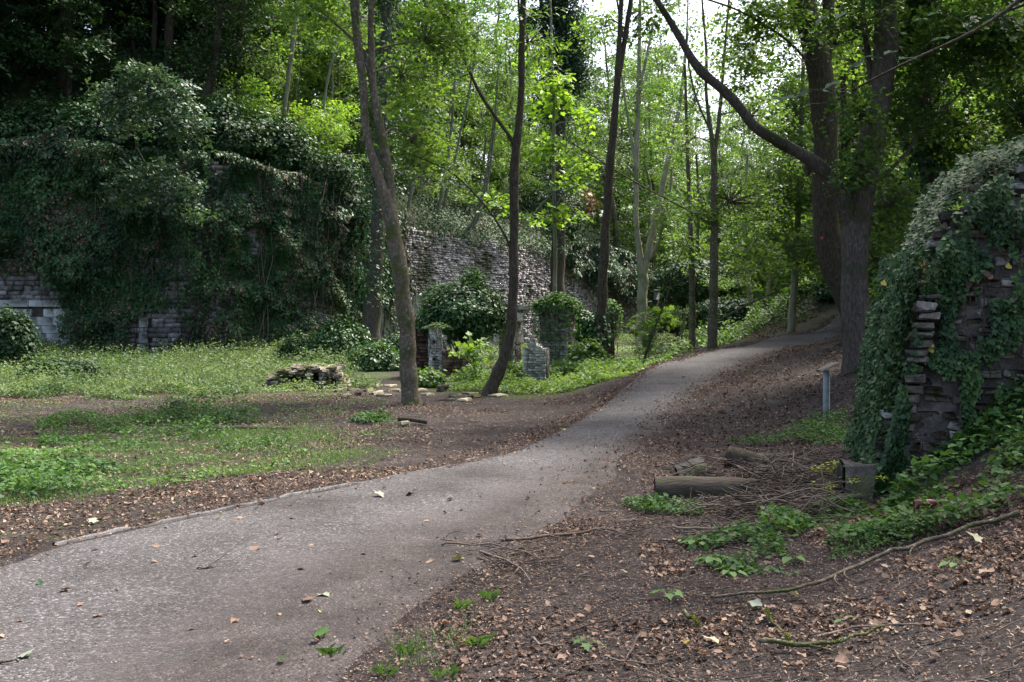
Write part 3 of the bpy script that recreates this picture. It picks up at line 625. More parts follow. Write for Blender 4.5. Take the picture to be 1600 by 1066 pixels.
def px_tree(name, label, Y, tracks, blobs=(), bark='bark', leaf='maple_leaf', cat='tree', group=None, seed=1, tpl='fold', lsize=.13, per=34, base_ext=True,
            lean=None, flare=.6, rc=.55, ivy=None, k=12, limb_bark=None, wf=1.0):
    tracks = [[(q[0], q[1], q[2] * wf) for q in T] for T in tracks]
    rng = np.random.default_rng(seed)
    b0 = tracks[0][0]; bw = W(b0[0], b0[1], Y); g = gz1(bw[0], bw[1]); base = np.array([bw[0], bw[1], g])
    root = thing(name, base, label, cat, group); pts = []
    for i, T in enumerate(tracks):
        dy = (lean[i] if lean else 0) if i < (len(lean) if lean else 0) else rng.normal() * .4 * (i > 0)
        y0 = Y + (lean[0] * .6 if lean and i else 0)
        tr = px_track(T, lambda f: y0 + dy * f if i else Y + dy * f)
        if i == 0 and base_ext:
            tr[:, :3] += 0
            tr = np.vstack([[*tr[0, :2], min(g - .25, tr[0, 2] - .1), tr[0, 3] * 1.1], tr])
        b = Bag(); tr2 = tr.copy(); tr2[:, :3] -= base
        bark_tube(b, tr2, max(.06, np.median(tr[:, 3]) * 1.0), k if tr[:, 3].max() > .05 else 6, .05, rng, flare if i == 0 else 0)
        b.obj('trunk' if i == 0 else 'limb', (limb_bark or bark) if i else bark, root, smooth=True); pts.append(tr)
    ap = np.concatenate([densify(t, .4) for t in pts])
    if blobs:
        tw = Bag(); Vs = Bag()
        for (u, v, ru, rv, n, dY) in blobs:
            Yb = Y + dY; c = W(u, v, Yb); rx, rz = ru * pxm(Yb), rv * pxm(Yb)
            cc = c + ball(n, rng) * np.array([rx, max(rx * .7, .8), rz])
            dd = np.linalg.norm(ap[:, :3] - (c - Z3 * rz * .6), axis=1) + np.where(ap[:, 2] > c[2] + rz, 3, 0); s = ap[np.argmin(dd)]
            hub = c * .75 + s[:3] * .25
            r0 = max(.012, min(s[3] * .45, .05))
            grow_to(tw, s[:3] - base, r0, [hub - base], rng)
            grow_to(tw, hub - base, r0 * .4, cc[:: max(1, n // 40)] - base, rng, .06, 4)
            V_, F_, A_ = spray_leaves(cc - base, rc, per, lsize, tpl, rng); Vs.add(V_, F_, A_)
        tw.obj('twig_sprays', limb_bark or bark, root, smooth=True); Vs.obj('crown', leaf, root)
    if ivy:      # ivy wrapped round the trunk: (v_top, v_bottom, extra radius, count)
        vt, vb, ex, n = ivy; tr = densify(pts[0], .05); vv = 533 - (tr[:, 2] - CAMZ) / Y * F - 33
        tr = tr[(vv > vt) & (vv < vb)]; j = rng.integers(0, len(tr), n); th = rng.random(n) * 2 * np.pi
        o = np.column_stack([np.cos(th), np.sin(th), np.zeros(n)]); bl = .25 + 1.2 * fbm(th * .8, tr[j, 2], 1.1, seed)
        P = tr[j, :3] + o * (tr[j, 3] + ex * bl * rng.random(n) ** .7)[:, None] - base + rng.normal(size=(n, 3)) * .05
        V_, F_, A_ = leaves('oval', P, o + np.array([0, 0, .6]) + rng.normal(size=(n, 3)) * .5, .13 * (.6 + .8 * rng.random(n)), np.clip(rng.random(n) * .6 + .2, 0, 1), rng, dirn=np.array([0, 0, -1]))
        mesh_obj('trunk_ivy', V_, F_, 'ivy_leaf', root, {'v': A_})
    return root
YA = hit(642, 632)[1]; YB = hit(765, 618)[1]; YC = hit(936, 574)[1]; YG = 19.0; YH = 24.0
px_tree('sycamore_tree', 'grey-brown tree with twin stems rising from one mossy trunk at the clearing edge', YA,
    [[(642, 632, 44), (640, 590, 38), (637, 540, 37), (631, 470, 35), (622, 400, 34), (613, 355, 36), (603, 312, 28), (587, 262, 20), (576, 225, 19), (569, 187, 18), (567, 130, 18), (558, 60, 18), (551, -20, 17), (538, -160, 14), (530, -330, 10)],
     [(614, 350, 26), (611, 300, 22), (607, 262, 19), (599, 225, 19), (591, 187, 19), (584, 150, 18), (579, 75, 15), (580, 0, 13), (590, -140, 10), (600, -300, 7)],
     [(556, 66, 8), (530, 42, 6), (500, 15, 5), (476, -4, 5), (440, -60, 4)]],
    [(655, 215, 42, 36, 22, 2.2), (530, 40, 40, 40, 20, 2.0), (690, 60, 60, 60, 44, 1.6), (640, 120, 42, 60, 22, 2.6), (560, -160, 200, 120, 160, 0), (500, 25, 50, 30, 20, .5)], wf=.70, seed=11, lean=[.3, .15, 1.0], lsize=.13)
px_tree('sycamore_tree', 'slim dark tree with a curved mossy foot beside the brick ruins', YB,
    [[(758, 622, 34), (768, 606, 30), (779, 585, 26), (791, 552, 24), (799, 510, 21), (802, 460, 20), (803, 400, 19), (803, 300, 19), (805, 235, 20), (811, 190, 16), (815, 130, 13), (815, 80, 13), (817, 0, 12), (820, -120, 10), (822, -300, 7)],
     [(804, 228, 10), (797, 214, 8), (776, 186, 7), (750, 148, 7), (728, 100, 6), (708, 50, 6), (692, 0, 6), (668, -80, 5)],
     [(799, 392, 6), (790, 368, 6), (763, 326, 4), (725, 285, 4), (695, 262, 3), (665, 251, 3), (639, 240, 2)],
     [(816, 60, 7), (811, 20, 6), (808, -30, 5), (800, -120, 4)]],
    [(690, 262, 50, 16, 14, .0), (655, 235, 30, 20, 10, .2), (830, 60, 45, 60, 18, .6), (760, -160, 200, 110, 130, 0), (660, 120, 50, 70, 22, 1.0)], bark='dark_bark', wf=.74, seed=12, lean=[.2, -.5, -.6, .2], lsize=.13)
px_tree('sycamore_tree', 'straight dark tree forking high up, standing on the verge just left of the rising path', YC,
    [[(936, 576, 24), (937, 540, 21), (940, 470, 20), (944, 400, 18), (949, 310, 17), (955, 240, 17), (961, 170, 15), (966, 110, 13), (968, 60, 9), (970, 10, 9), (974, -60, 7), (975, -200, 5)],
     [(967, 118, 11), (972, 90, 10), (978, 50, 10), (985, 5, 9), (996, -70, 8), (1010, -200, 5)],
     [(974, 60, 5), (968, 25, 4), (962, -10, 4)]],
    [(1000, -190, 190, 90, 90, 0), (995, 30, 40, 40, 16, 2), (935, 40, 36, 44, 14, 2), (1040, -20, 60, 40, 24, 3)], bark='dark_bark', wf=.78, seed=13, lsize=.14, lean=[.2, .3, .1], ivy=(490, 585, .16, 500))
px_tree('ash_tree', 'pale smooth tree forking low into leaning stems at the grey wall end', 46,
    [[(1001, 548, 17), (1001, 520, 15), (1003, 470, 15), (1005, 430, 16), (998, 390, 9), (993, 340, 8), (994, 250, 8), (997, 170, 7), (999, 90, 6), (1000, 10, 5), (1003, -60, 4)],
     [(1006, 430, 11), (1013, 395, 10), (1022, 350, 10), (1036, 290, 9), (1046, 235, 8), (1058, 190, 7), (1068, 120, 5), (1074, 50, 4)],
     [(1014, 405, 7), (1024, 390, 6), (1036, 350, 5), (1046, 310, 4), (1050, 260, 3)],
     [(994, 260, 5), (980, 180, 4), (970, 110, 3), (966, 40, 3)], [(997, 150, 4), (1010, 90, 4), (1022, 30, 3)]],
    [(960, 250, 40, 60, 20, 1), (1050, 190, 50, 60, 26, 1), (1000, 130, 50, 60, 22, 0), (1040, 330, 40, 30, 20, -1), (1050, 90, 40, 60, 20, 1), (960, 140, 40, 60, 20, 2), (1080, 40, 40, 40, 18, 1)], bark='pale_bark', leaf='wood_leaf', seed=14, lsize=.16, per=26, rc=.7)
px_tree('ivied_tree', 'old tree with bare ribbed foot and thick ivy sleeve in front of the rampart corner', 40,
    [[(577, 566, 42), (579, 540, 34), (582, 500, 29), (585, 450, 25), (588, 400, 22), (592, 300, 20), (597, 200, 18), (601, 100, 17), (604, 0, 14), (607, -120, 11)],
     [(598, 190, 9), (580, 130, 7), (565, 60, 6), (556, -20, 5)]],
    [(600, -60, 120, 80, 50, 0), (640, 60, 60, 50, 26, 1)], bark='rough_bark', leaf='dark_leaf', seed=15, ivy=(-60, 478, .75, 5200), lsize=.16)
px_tree('sycamore_tree', 'slender brown tree on the outer side of the path bend with a long bare branch', 29.2,
    [[(1113, 543, 20), (1114, 500, 18), (1115, 450, 17), (1116, 380, 15), (1116, 300, 14), (1115, 240, 12), (1110, 200, 8), (1102, 140, 6), (1105, 90, 5), (1098, 20, 4), (1094, -60, 3)],
     [(1116, 250, 9), (1121, 210, 8), (1127, 150, 7), (1132, 80, 5), (1140, -10, 4)],
     [(1114, 352, 5), (1096, 341, 4), (1050, 315, 3), (999, 289, 3), (950, 259, 3), (890, 221, 2)],
     [(1110, 205, 4), (1085, 150, 4), (1072, 80, 3), (1075, 0, 3)],
     [(1116, 505, 4), (1160, 480, 4), (1200, 462, 3), (1240, 440, 2)]],
    [(1150, 310, 60, 50, 46, .6), (1190, 180, 60, 50, 40, 1), (920, 235, 40, 14, 12, -.3), (1080, 330, 40, 16, 12, 0), (1160, 60, 60, 50, 40, 1), (1180, 400, 50, 30, 30, .5), (1120, -90, 120, 60, 60, 0), (1075, 210, 40, 50, 16, 1)], bark='bark', leaf='maple_leaf', wf=.8, seed=16, lean=[0, .3, -1.5, .5, -.4])
for i, (lab, Y, T, bl, bk) in enumerate([
    ('thin brown twin-stemmed tree between the pale forked tree and the path bend', 36, [[(1082, 560, 11), (1082, 500, 10), (1081, 420, 9), (1080, 380, 8), (1076, 300, 6), (1073, 200, 5), (1070, 100, 4)], [(1083, 430, 6), (1090, 380, 5), (1092, 320, 4), (1088, 240, 3)]], [(1075, 380, 35, 30, 18, 0), (1090, 150, 50, 60, 30, 0)], 'bark'),
    ('first of the small mossy trunks behind the rising path, leaning left', 46, [[(1180, 540, 11), (1177, 500, 9), (1171, 460, 8), (1167, 400, 6), (1164, 330, 5), (1168, 240, 4)]], [(1170, 330, 45, 40, 26, 0), (1160, 440, 30, 14, 8, 0)], 'pale_bark'),
    ('short greenish trunk just right of the leaning small trunk behind the path', 48, [[(1194, 540, 8), (1196, 500, 7), (1199, 460, 6), (1204, 400, 5), (1206, 320, 4)]], [(1205, 380, 40, 40, 26, 0)], 'pale_bark'),
    ('pale straight trunk rising behind the path below the bright hanging leaves', 34.5, [[(1236, 530, 15), (1238, 490, 12), (1241, 450, 11), (1243, 400, 10), (1247, 330, 9), (1250, 250, 8), (1254, 130, 6), (1258, 20, 5)]], [(1230, 380, 55, 35, 44, -.5), (1215, 300, 60, 50, 60, -.3), (1240, 180, 50, 60, 50, 0), (1230, 60, 60, 60, 50, 0)], 'pale_bark')]):
    px_tree('young_tree', lab, Y, T, bl, bk, 'maple_leaf', seed=20 + i, lsize=.15, per=30, rc=.6, flare=.3, k=9)
# the big sycamore beside the ruin
px_tree('sycamore_tree', 'huge rough-barked tree with a long curving limb reaching over the path', YG,
    [[(1342, 630, 78), (1340, 590, 66), (1339, 540, 58), (1337, 480, 52), (1337, 420, 52), (1338, 370, 54), (1342, 320, 54), (1351, 270, 50), (1362, 220, 50), (1374, 165, 47), (1382, 100, 45), (1384, 30, 44), (1380, -60, 38), (1374, -220, 28), (1370, -420, 14)],
     [(1334, 385, 30), (1326, 335, 34), (1312, 300, 32), (1290, 270, 29), (1262, 246, 26), (1230, 229, 24), (1205, 215, 22), (1176, 196, 20), (1155, 168, 20), (1132, 142, 19), (1102, 119, 19), (1080, 92, 17), (1060, 56, 15), (1040, 22, 13), (1018, -12, 12), (985, -70, 10), (960, -150, 7)],
     [(1262, 260, 22), (1262, 268, 14), (1262, 275, 4)],
     [(1372, 185, 18), (1362, 130, 13), (1352, 60, 12), (1346, -20, 10), (1340, -120, 7)],
     [(1345, 300, 10), (1400, 262, 8), (1450, 190, 6), (1500, 150, 5), (1560, 60, 4)]],
    [(1380, -200, 240, 120, 260, 0), (1180, -120, 200, 60, 110, 0), (1440, 150, 60, 70, 60, .5), (1350, 255, 40, 30, 20, -.5), (1500, 60, 80, 60, 80, .5), (1340, 170, 30, 40, 16, -.6), (1330, 30, 60, 40, 26, 0), (1400, 320, 30, 40, 26, .4), (1375, 400, 25, 40, 16, .5)],
    bark='rough_bark', leaf='wood_leaf', wf=.76, seed=30, lean=[.4, -1.5, -.2, .8, -.5], k=20, flare=.7, lsize=.12)
px_tree('sycamore_tree', 'dark heavy trunk standing just behind the huge rough-barked tree', YH,
    [[(1340, 520, 42), (1333, 490, 38), (1318, 455, 38), (1303, 420, 38), (1294, 380, 39), (1290, 300, 39), (1289, 210, 39), (1284, 130, 38), (1276, 80, 38), (1258, 25, 37), (1244, -20, 36), (1225, -120, 30), (1215, -260, 18)],
     [(1284, 110, 22), (1292, 60, 20), (1296, 0, 18), (1300, -120, 14)],
     [(1288, 130, 5), (1248, 79, 4), (1220, 55, 4), (1187, 34, 4), (1150, 14, 3), (1101, -2, 3)]],
    [(1240, -110, 200, 80, 130, 0), (1200, 20, 80, 26, 40, -.5), (1310, 60, 40, 60, 30, .6), (1160, 100, 50, 40, 30, .5)], bark='dark_bark', leaf='maple_leaf', seed=31, lean=[.3, .3, -1.5], k=16, lsize=.13)
for i, (lab, Y, T, bl, iv) in enumerate([
    ('tall ivy-clad trunk rising behind the top of the ivied stone ruin', 21, [[(1452, 520, 22), (1450, 400, 20), (1447, 250, 18), (1444, 100, 17), (1441, 0, 16), (1438, -150, 12)], [(1448, 270, 8), (1410, 215, 7), (1380, 150, 6), (1366, 80, 5)], [(1446, 200, 6), (1480, 120, 5), (1500, 30, 4)]], [(1450, -80, 120, 90, 90, 0), (1500, 200, 60, 60, 70, 0), (1410, 60, 50, 50, 40, 0)], (-40, 330, .35, 2200)),
    ('dark trunk at the right of the ivied ruin, half hidden by leaves', 20, [[(1584, 500, 24), (1582, 300, 20), (1580, 200, 18), (1578, 100, 17), (1572, 0, 16), (1565, -140, 12)], [(1579, 170, 7), (1550, 90, 6), (1530, 10, 5)]], [(1570, 60, 60, 60, 60, -1), (1600, 170, 60, 60, 60, -1), (1560, -80, 120, 60, 70, 0)], None),
    ('pair of thin dark stems close behind the huge rough-barked tree', 27, [[(1322, 520, 12), (1320, 350, 10), (1318, 200, 9), (1316, 60, 8), (1312, -60, 7)], [(1330, 480, 9), (1334, 300, 8), (1336, 150, 7), (1330, 0, 6)]], [(1340, 90, 60, 60, 50, 0), (1320, 220, 40, 50, 24, 0)], None),
    ('slim tree with yellowing leaves behind the ruin', 26, [[(1520, 480, 12), (1512, 300, 10), (1505, 180, 8), (1500, 60, 7), (1496, -60, 5)]], [(1510, 120, 70, 60, 70, 0), (1470, 230, 60, 40, 60, 0), (1560, 220, 60, 30, 50, 0), (1420, 180, 50, 60, 50, 0)], None)]):
    px_tree('woodland_tree', lab, Y, T, bl, 'dark_bark', 'wood_leaf', seed=40 + i, lsize=.13, per=36, ivy=iv, k=10)
# maples with the bright leaf sprays in the middle of the picture
px_tree('maple_sapling', 'young maple with bright yellow-green leaf sprays beside the slim dark tree', 33,
    [[(862, 585, 8), (866, 480, 7), (868, 380, 6), (864, 280, 6), (866, 180, 5), (862, 80, 4), (860, 0, 3)], [(867, 330, 3), (880, 300, 3), (905, 290, 2)], [(866, 300, 3), (845, 320, 3), (830, 340, 2)]],
    [(862, 150, 32, 40, 26, 0), (850, 230, 32, 26, 26, .2), (890, 270, 30, 30, 18, 0), (845, 90, 30, 30, 14, 0), (845, 340, 30, 12, 8, 0), (895, 330, 26, 10, 7, 0), (780, 315, 35, 16, 9, .5), (910, 190, 14, 20, 6, .2)], 'thin_bark', 'sunlit_leaf', 'sapling', seed=50, tpl='maple', lsize=.17, per=13, rc=.42, flare=0, k=7)
px_tree('maple_sapling', 'low maple sapling with fan-shaped pale sprays in front of the brick ruins', 26.5,
    [[(745, 600, 4), (742, 575, 3), (738, 555, 3), (735, 540, 2)], [(742, 575, 2), (728, 560, 2), (718, 552, 1.5)]], [(728, 548, 18, 8, 7, 0), (742, 535, 16, 8, 6, 0), (750, 560, 14, 10, 6, 0)], 'thin_bark', 'sunlit_leaf', 'sapling', seed=51, tpl='maple', lsize=.15, per=10, rc=.24, flare=0, k=6)
px_tree('maple_sapling', 'drooping bright sapling by the dark leaning stick at the path bend', 27,
    [[(1012, 560, 5), (1016, 520, 4), (1022, 490, 3), (1030, 470, 3)], [(1016, 520, 3), (1004, 500, 2), (995, 492, 2)]], [(1005, 505, 18, 14, 14, 0), (1030, 490, 16, 14, 10, 0), (1020, 530, 16, 12, 8, 0)], 'thin_bark', 'maple_leaf', 'sapling', seed=52, tpl='maple', lsize=.13, per=12, rc=.28, flare=0, k=6)
# saplings and trunks on the hillside above the rampart; each stands where its foot shows
HS = [  # label, foot pixel, track, bark, blobs, ivy
    ('pale bent stem at the brow of the bright slope', [(482, 292, 6), (491, 262, 5), (501, 206, 4), (510, 131, 4), (525, 70, 3), (540, 0, 3)], 'thin_bark', [(500, 200, 40, 30, 16, 0), (530, 60, 40, 40, 12, 1)]),
    ('straight whitish stem standing next to two more above the slope brow', [(454, 248, 5), (461, 169, 4), (468, 90, 4), (474, 10, 3)], 'thin_bark', [(445, 150, 40, 40, 30, 0), (470, 40, 40, 40, 20, 0)]),
    ('forked ivied stem above the brow of the slope', [(431, 246, 8), (442, 190, 7), (450, 130, 7), (458, 60, 8), (466, 0, 8), (470, -60, 7)], 'thin_bark', [(430, 205, 40, 26, 30, 0), (420, 100, 40, 50, 34, 0)]),
    ('thin grey stem rising from the bright scrub', [(409, 225, 4), (412, 170, 4), (416, 112, 3), (427, 19, 3)], 'thin_bark', [(405, 180, 40, 40, 40, 0), (390, 110, 40, 30, 30, 0), (420, 240, 35, 20, 24, 0)]),
    ('leaning stem with a white foot at the top of the slope', [(508, 262, 7), (524, 240, 6), (529, 200, 5), (529, 112, 4), (531, 20, 3)], 'thin_bark', [(525, 110, 35, 40, 20, 0), (545, 30, 40, 30, 22, 0)]),
    ('ivied leaning trunk behind the white-footed stem', [(517, 258, 6), (511, 170, 6), (518, 90, 5), (532, 20, 5)], 'dark_bark', [(510, 60, 40, 40, 26, 0)]),
    ('tall pale stem over the left end of the grey wall', [(631, 355, 6), (645, 290, 5), (661, 240, 4), (673, 150, 4), (684, 37, 3), (688, -30, 3)], 'thin_bark', [(680, 60, 40, 50, 18, 0)]),
    ('tall straight pale stem above the grey wall', [(682, 345, 6), (690, 300, 5), (699, 262, 5), (710, 150, 4), (714, 37, 4), (716, -40, 3)], 'thin_bark', [(715, 60, 36, 60, 20, 0), (700, 170, 30, 30, 10, 0)]),
    ('right-leaning pale stem sprouting beside the tall straight one', [(690, 340, 5), (700, 290, 4), (710, 255, 4), (725, 180, 4), (736, 131, 3), (748, 40, 3)], 'thin_bark', [(745, 90, 34, 40, 16, 0)]),
    ('hooked stem curving up from the wall top', [(717, 371, 7), (732, 358, 6), (747, 337, 5), (755, 300, 4), (762, 260, 4), (772, 190, 3), (780, 100, 3)], 'thin_bark', [(770, 170, 36, 50, 18, 0), (740, 300, 30, 16, 6, 0)]),
    ('second hooked stem on the wall top with a stub root', [(722, 374, 5), (742, 352, 5), (756, 318, 4), (768, 250, 3), (776, 170, 3)], 'thin_bark', [(790, 120, 30, 50, 16, 0)]),
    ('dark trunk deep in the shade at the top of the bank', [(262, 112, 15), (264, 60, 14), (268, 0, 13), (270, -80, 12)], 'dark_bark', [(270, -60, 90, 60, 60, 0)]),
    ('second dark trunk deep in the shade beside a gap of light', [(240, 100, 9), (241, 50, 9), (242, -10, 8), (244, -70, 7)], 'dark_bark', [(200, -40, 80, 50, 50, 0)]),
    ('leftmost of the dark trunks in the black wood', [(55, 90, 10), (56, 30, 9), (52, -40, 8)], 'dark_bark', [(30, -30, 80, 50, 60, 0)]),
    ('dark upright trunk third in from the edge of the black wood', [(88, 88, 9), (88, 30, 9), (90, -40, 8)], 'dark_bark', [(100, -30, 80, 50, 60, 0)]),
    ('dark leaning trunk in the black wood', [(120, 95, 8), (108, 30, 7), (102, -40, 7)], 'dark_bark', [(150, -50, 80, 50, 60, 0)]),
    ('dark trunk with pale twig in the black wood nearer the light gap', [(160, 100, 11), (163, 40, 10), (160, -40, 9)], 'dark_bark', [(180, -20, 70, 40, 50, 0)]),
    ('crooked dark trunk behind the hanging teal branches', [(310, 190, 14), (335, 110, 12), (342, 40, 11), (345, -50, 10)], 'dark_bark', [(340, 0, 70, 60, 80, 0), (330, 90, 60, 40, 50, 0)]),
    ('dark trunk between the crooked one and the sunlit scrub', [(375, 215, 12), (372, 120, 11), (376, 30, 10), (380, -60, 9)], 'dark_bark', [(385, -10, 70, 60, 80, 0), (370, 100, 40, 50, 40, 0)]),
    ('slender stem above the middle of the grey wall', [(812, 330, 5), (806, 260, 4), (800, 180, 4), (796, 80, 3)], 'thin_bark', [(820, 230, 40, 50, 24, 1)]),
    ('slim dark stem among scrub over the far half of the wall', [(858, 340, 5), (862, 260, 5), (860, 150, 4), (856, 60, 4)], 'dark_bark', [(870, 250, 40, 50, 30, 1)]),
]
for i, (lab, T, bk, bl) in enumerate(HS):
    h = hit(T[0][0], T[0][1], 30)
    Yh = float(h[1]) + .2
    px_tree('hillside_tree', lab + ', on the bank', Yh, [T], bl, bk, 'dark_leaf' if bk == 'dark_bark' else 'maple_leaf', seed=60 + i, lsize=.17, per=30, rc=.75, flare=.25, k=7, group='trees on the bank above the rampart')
for i, (lab, foot, bl) in enumerate([('bright lime-green bush coloured as if sunlit on the slope brow', (440, 250), [(440, 215, 50, 26, 60, 0), (400, 190, 36, 30, 40, 0), (480, 190, 36, 30, 34, 0)]),
    ('bright green leaves hanging at the edge of the dark wood', (395, 235), [(385, 150, 34, 40, 50, -.5), (410, 245, 40, 22, 36, -.5)]),
    ('lime-green young maple at the very brow beside the bent stem', (492, 290), [(500, 195, 40, 16, 26, -.3), (530, 170, 34, 20, 20, 0), (505, 245, 26, 16, 14, -.3)])]):
    h = hit(foot[0], foot[1], 30); px_tree('bright_shrub', lab, float(h[1]) + .1, [[(foot[0], foot[1], 5), (foot[0] + 4, foot[1] - 40, 4), (foot[0] + 12, foot[1] - 90, 2)], [(foot[0] + 2, foot[1] - 10, 3), (foot[0] - 20, foot[1] - 60, 2)]], bl, 'thin_bark', 'sunlit_leaf', 'shrub', seed=150 + i, lsize=.16, per=26, rc=.6, flare=0, k=6)  # sunlight on these shrubs is put into their leaf colour
# boughs of hornbeam hanging down the dark slope
px_tree('hanging_shrub', 'teal-green drooping leafy boughs spilling down the dark bank', 40.5,
    [[(232, 150, 6), (236, 115, 5), (225, 100, 4), (205, 100, 3)], [(236, 115, 4), (262, 130, 3), (290, 155, 3), (308, 180, 2)], [(225, 150, 4), (180, 150, 3), (150, 165, 2)], [(230, 260, 4), (270, 265, 3), (300, 290, 2)]],
    [(225, 120, 40, 22, 34, 0), (270, 150, 40, 26, 40, 0), (180, 150, 40, 26, 34, 0), (300, 200, 24, 34, 22, 0), (200, 190, 50, 24, 20, .3), (230, 270, 50, 24, 34, 0), (280, 295, 30, 34, 28, 0), (200, 300, 40, 20, 20, 0), (310, 330, 14, 24, 10, 0)],
    'dark_bark', 'bluegreen_leaf', 'shrub', seed=90, tpl='oval', lsize=.18, per=26, rc=.5, flare=0, k=6, base_ext=False)
# tall ivy tower and yew masses far behind
px_tree('ivied_tree', 'tall tree smothered in blue-green ivy standing against the bright sky', 62,
    [[(872, 420, 22), (872, 300, 22), (874, 200, 20), (876, 100, 18), (878, 0, 14), (880, -80, 10)], [(874, 160, 10), (895, 100, 8), (905, 40, 6)], [(872, 120, 9), (852, 60, 7), (845, 0, 6)]],
    [(882, 60, 40, 75, 190, 0), (866, 150, 34, 44, 80, 0), (900, 110, 24, 40, 50, 0), (850, 30, 30, 40, 60, 0), (880, -30, 40, 40, 60, 0)], 'dark_bark', 'bluegreen_leaf', seed=91, lsize=.22, per=40, rc=.8, ivy=(-60, 400, 1.0, 5000))

# ------------------------------------------------------------------ woodland trees further off: a few kinds, copied
def wood_tree(seed, H, spread, low, leaf, bark, nbr=30, per=38, lsize=.21, name='woodland_tree', stems=1):
    rng = np.random.default_rng(seed)
    root = thing(name, (0, 0, 0), 'x y z w', 'tree'); tw = Bag(); Vs = Bag()
    for sidx in range(stems):
        n = 12; z = np.linspace(-.3, H * .93, n); wob = np.cumsum(rng.normal(size=(n, 2)) * H * .012, 0) + (sidx * rng.normal(size=2) * z[:, None] * .10)
        T = np.column_stack([wob, z, np.linspace(H * .0125, H * .002, n)]); b = Bag(); bark_tube(b, T, .5, 8, .06, rng, .5); b.obj('trunk', bark, root, smooth=True)
        for j in range(nbr):
            f = low + (1 - low) * (j + rng.random()) / nbr; zz = f * H * .93; s = np.array([np.interp(zz, z, wob[:, 0]), np.interp(zz, z, wob[:, 1]), zz])
            az = j * 2.4 + rng.random(); ln = spread * (1.05 - .75 * ((f - low) / (1 - low)) ** 1.5) * (.6 + .6 * rng.random()); up = rng.uniform(.05, .55)
            e = s + ln * np.array([math.cos(az), math.sin(az), up]); r0 = H * .0035 * (1.2 - f)
            m = (s + e) / 2 + Z3 * ln * .08; q = smooth_track([s, m, e], 1); V_, F_ = tube(q, np.linspace(r0, r0 * .25, len(q)), 5, cap=False); tw.add(V_, F_, .5)
            k = max(3, int(ln * 3.0)); tq = (rng.random(k) ** .6)[:, None]; cc = s + (e - s) * (.25 + .75 * tq) + rng.normal(size=(k, 3)) * np.array([.5, .5, .35]) * ln * .22
            V_, F_, A_ = spray_leaves(cc, .75, per, lsize, 'fold', rng, .3); Vs.add(V_, F_, A_)
    tw.obj('branches', bark, root, smooth=True); Vs.obj('crown', leaf, root)
    return root
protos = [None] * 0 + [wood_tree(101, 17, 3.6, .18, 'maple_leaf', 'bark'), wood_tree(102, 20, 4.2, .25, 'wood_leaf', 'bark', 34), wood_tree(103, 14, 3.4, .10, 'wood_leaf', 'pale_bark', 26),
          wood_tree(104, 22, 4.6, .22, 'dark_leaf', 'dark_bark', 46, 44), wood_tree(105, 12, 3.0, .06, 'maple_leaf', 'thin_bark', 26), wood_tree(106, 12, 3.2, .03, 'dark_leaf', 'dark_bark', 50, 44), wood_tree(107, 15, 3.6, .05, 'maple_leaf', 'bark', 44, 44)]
KIND = ['broad sunlit green tree', 'tall mid-green tree', 'low bushy pale-stemmed tree', 'dense dark evergreen-looking tree', 'short bright young tree', 'low thick dark tree', 'leafy pale-green tree clothed to the ground']
used = set()
def place_tree(kind, x, y, s, rz, label, group, z=None):
    if kind in used: o = copy_tree(protos[kind])
    else: o = protos[kind]; used.add(kind)
    o.location = (x, y, (gz1(x, y) if z is None else z) - .05); o.scale = (s, s, s); o.rotation_euler = (0, 0, rz)
    tag(o, label, group=group); return o
rngp = np.random.default_rng(5)
def behind(kind, u, Y, s, where, group):
    x = (u - 800) / F * Y
    if wall_dist(np.array([x]), np.array([float(Y)]))[0][0] < 1.5 and Y > 45 and x < 10: Y = Y + 6; x = (u - 800) / F * Y
    place_tree(kind, x, Y, s * (.9 + .2 * rngp.random()), rngp.random() * 6.28, f'{KIND[kind]} {where}', group)
g1 = 'trees of the wood along the bank'; g2 = 'trees of the wood across the path'; g3 = 'trees of the dark wood on the bank'
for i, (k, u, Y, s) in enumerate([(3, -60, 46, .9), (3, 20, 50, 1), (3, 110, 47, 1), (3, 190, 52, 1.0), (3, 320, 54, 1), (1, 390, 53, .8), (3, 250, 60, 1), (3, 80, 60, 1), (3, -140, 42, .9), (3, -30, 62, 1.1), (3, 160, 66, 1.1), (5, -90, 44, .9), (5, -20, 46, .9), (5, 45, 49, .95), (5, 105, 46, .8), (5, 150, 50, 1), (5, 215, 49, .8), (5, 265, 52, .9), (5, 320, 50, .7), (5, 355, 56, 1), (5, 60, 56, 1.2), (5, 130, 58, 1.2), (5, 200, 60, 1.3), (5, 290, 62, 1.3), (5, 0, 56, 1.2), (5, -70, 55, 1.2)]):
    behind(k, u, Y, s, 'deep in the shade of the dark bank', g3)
for i, (k, u, Y, s) in enumerate([(1, 440, 56, .9), (0, 480, 62, 1), (4, 520, 54, .9), (1, 560, 66, 1), (3, 610, 70, .95), (1, 650, 66, 1), (0, 700, 74, 1), (4, 690, 62, .9), (1, 745, 78, 1), (0, 790, 78, .9), (3, 830, 92, .9), (1, 770, 90, 1.1), (2, 620, 60, .8), (0, 420, 66, 1), (1, 520, 76, 1.1), (0, 600, 84, 1.1), (4, 745, 68, .8), (2, 800, 72, .8), (1, 470, 84, 1.2), (4, 840, 80, .9), (6, 430, 58, .8), (6, 500, 64, .9), (6, 560, 60, .7), (6, 640, 74, .9), (6, 720, 80, 1), (6, 770, 84, 1), (6, 680, 90, 1.2), (6, 820, 96, 1.1), (6, 540, 74, 1), (6, 600, 92, 1.3), (5, 860, 88, 1.1), (5, 800, 86, .8), (6, 470, 72, 1.1)]):
    behind(k, u, Y, s, 'standing on the wooded bank over the grey wall', g1)
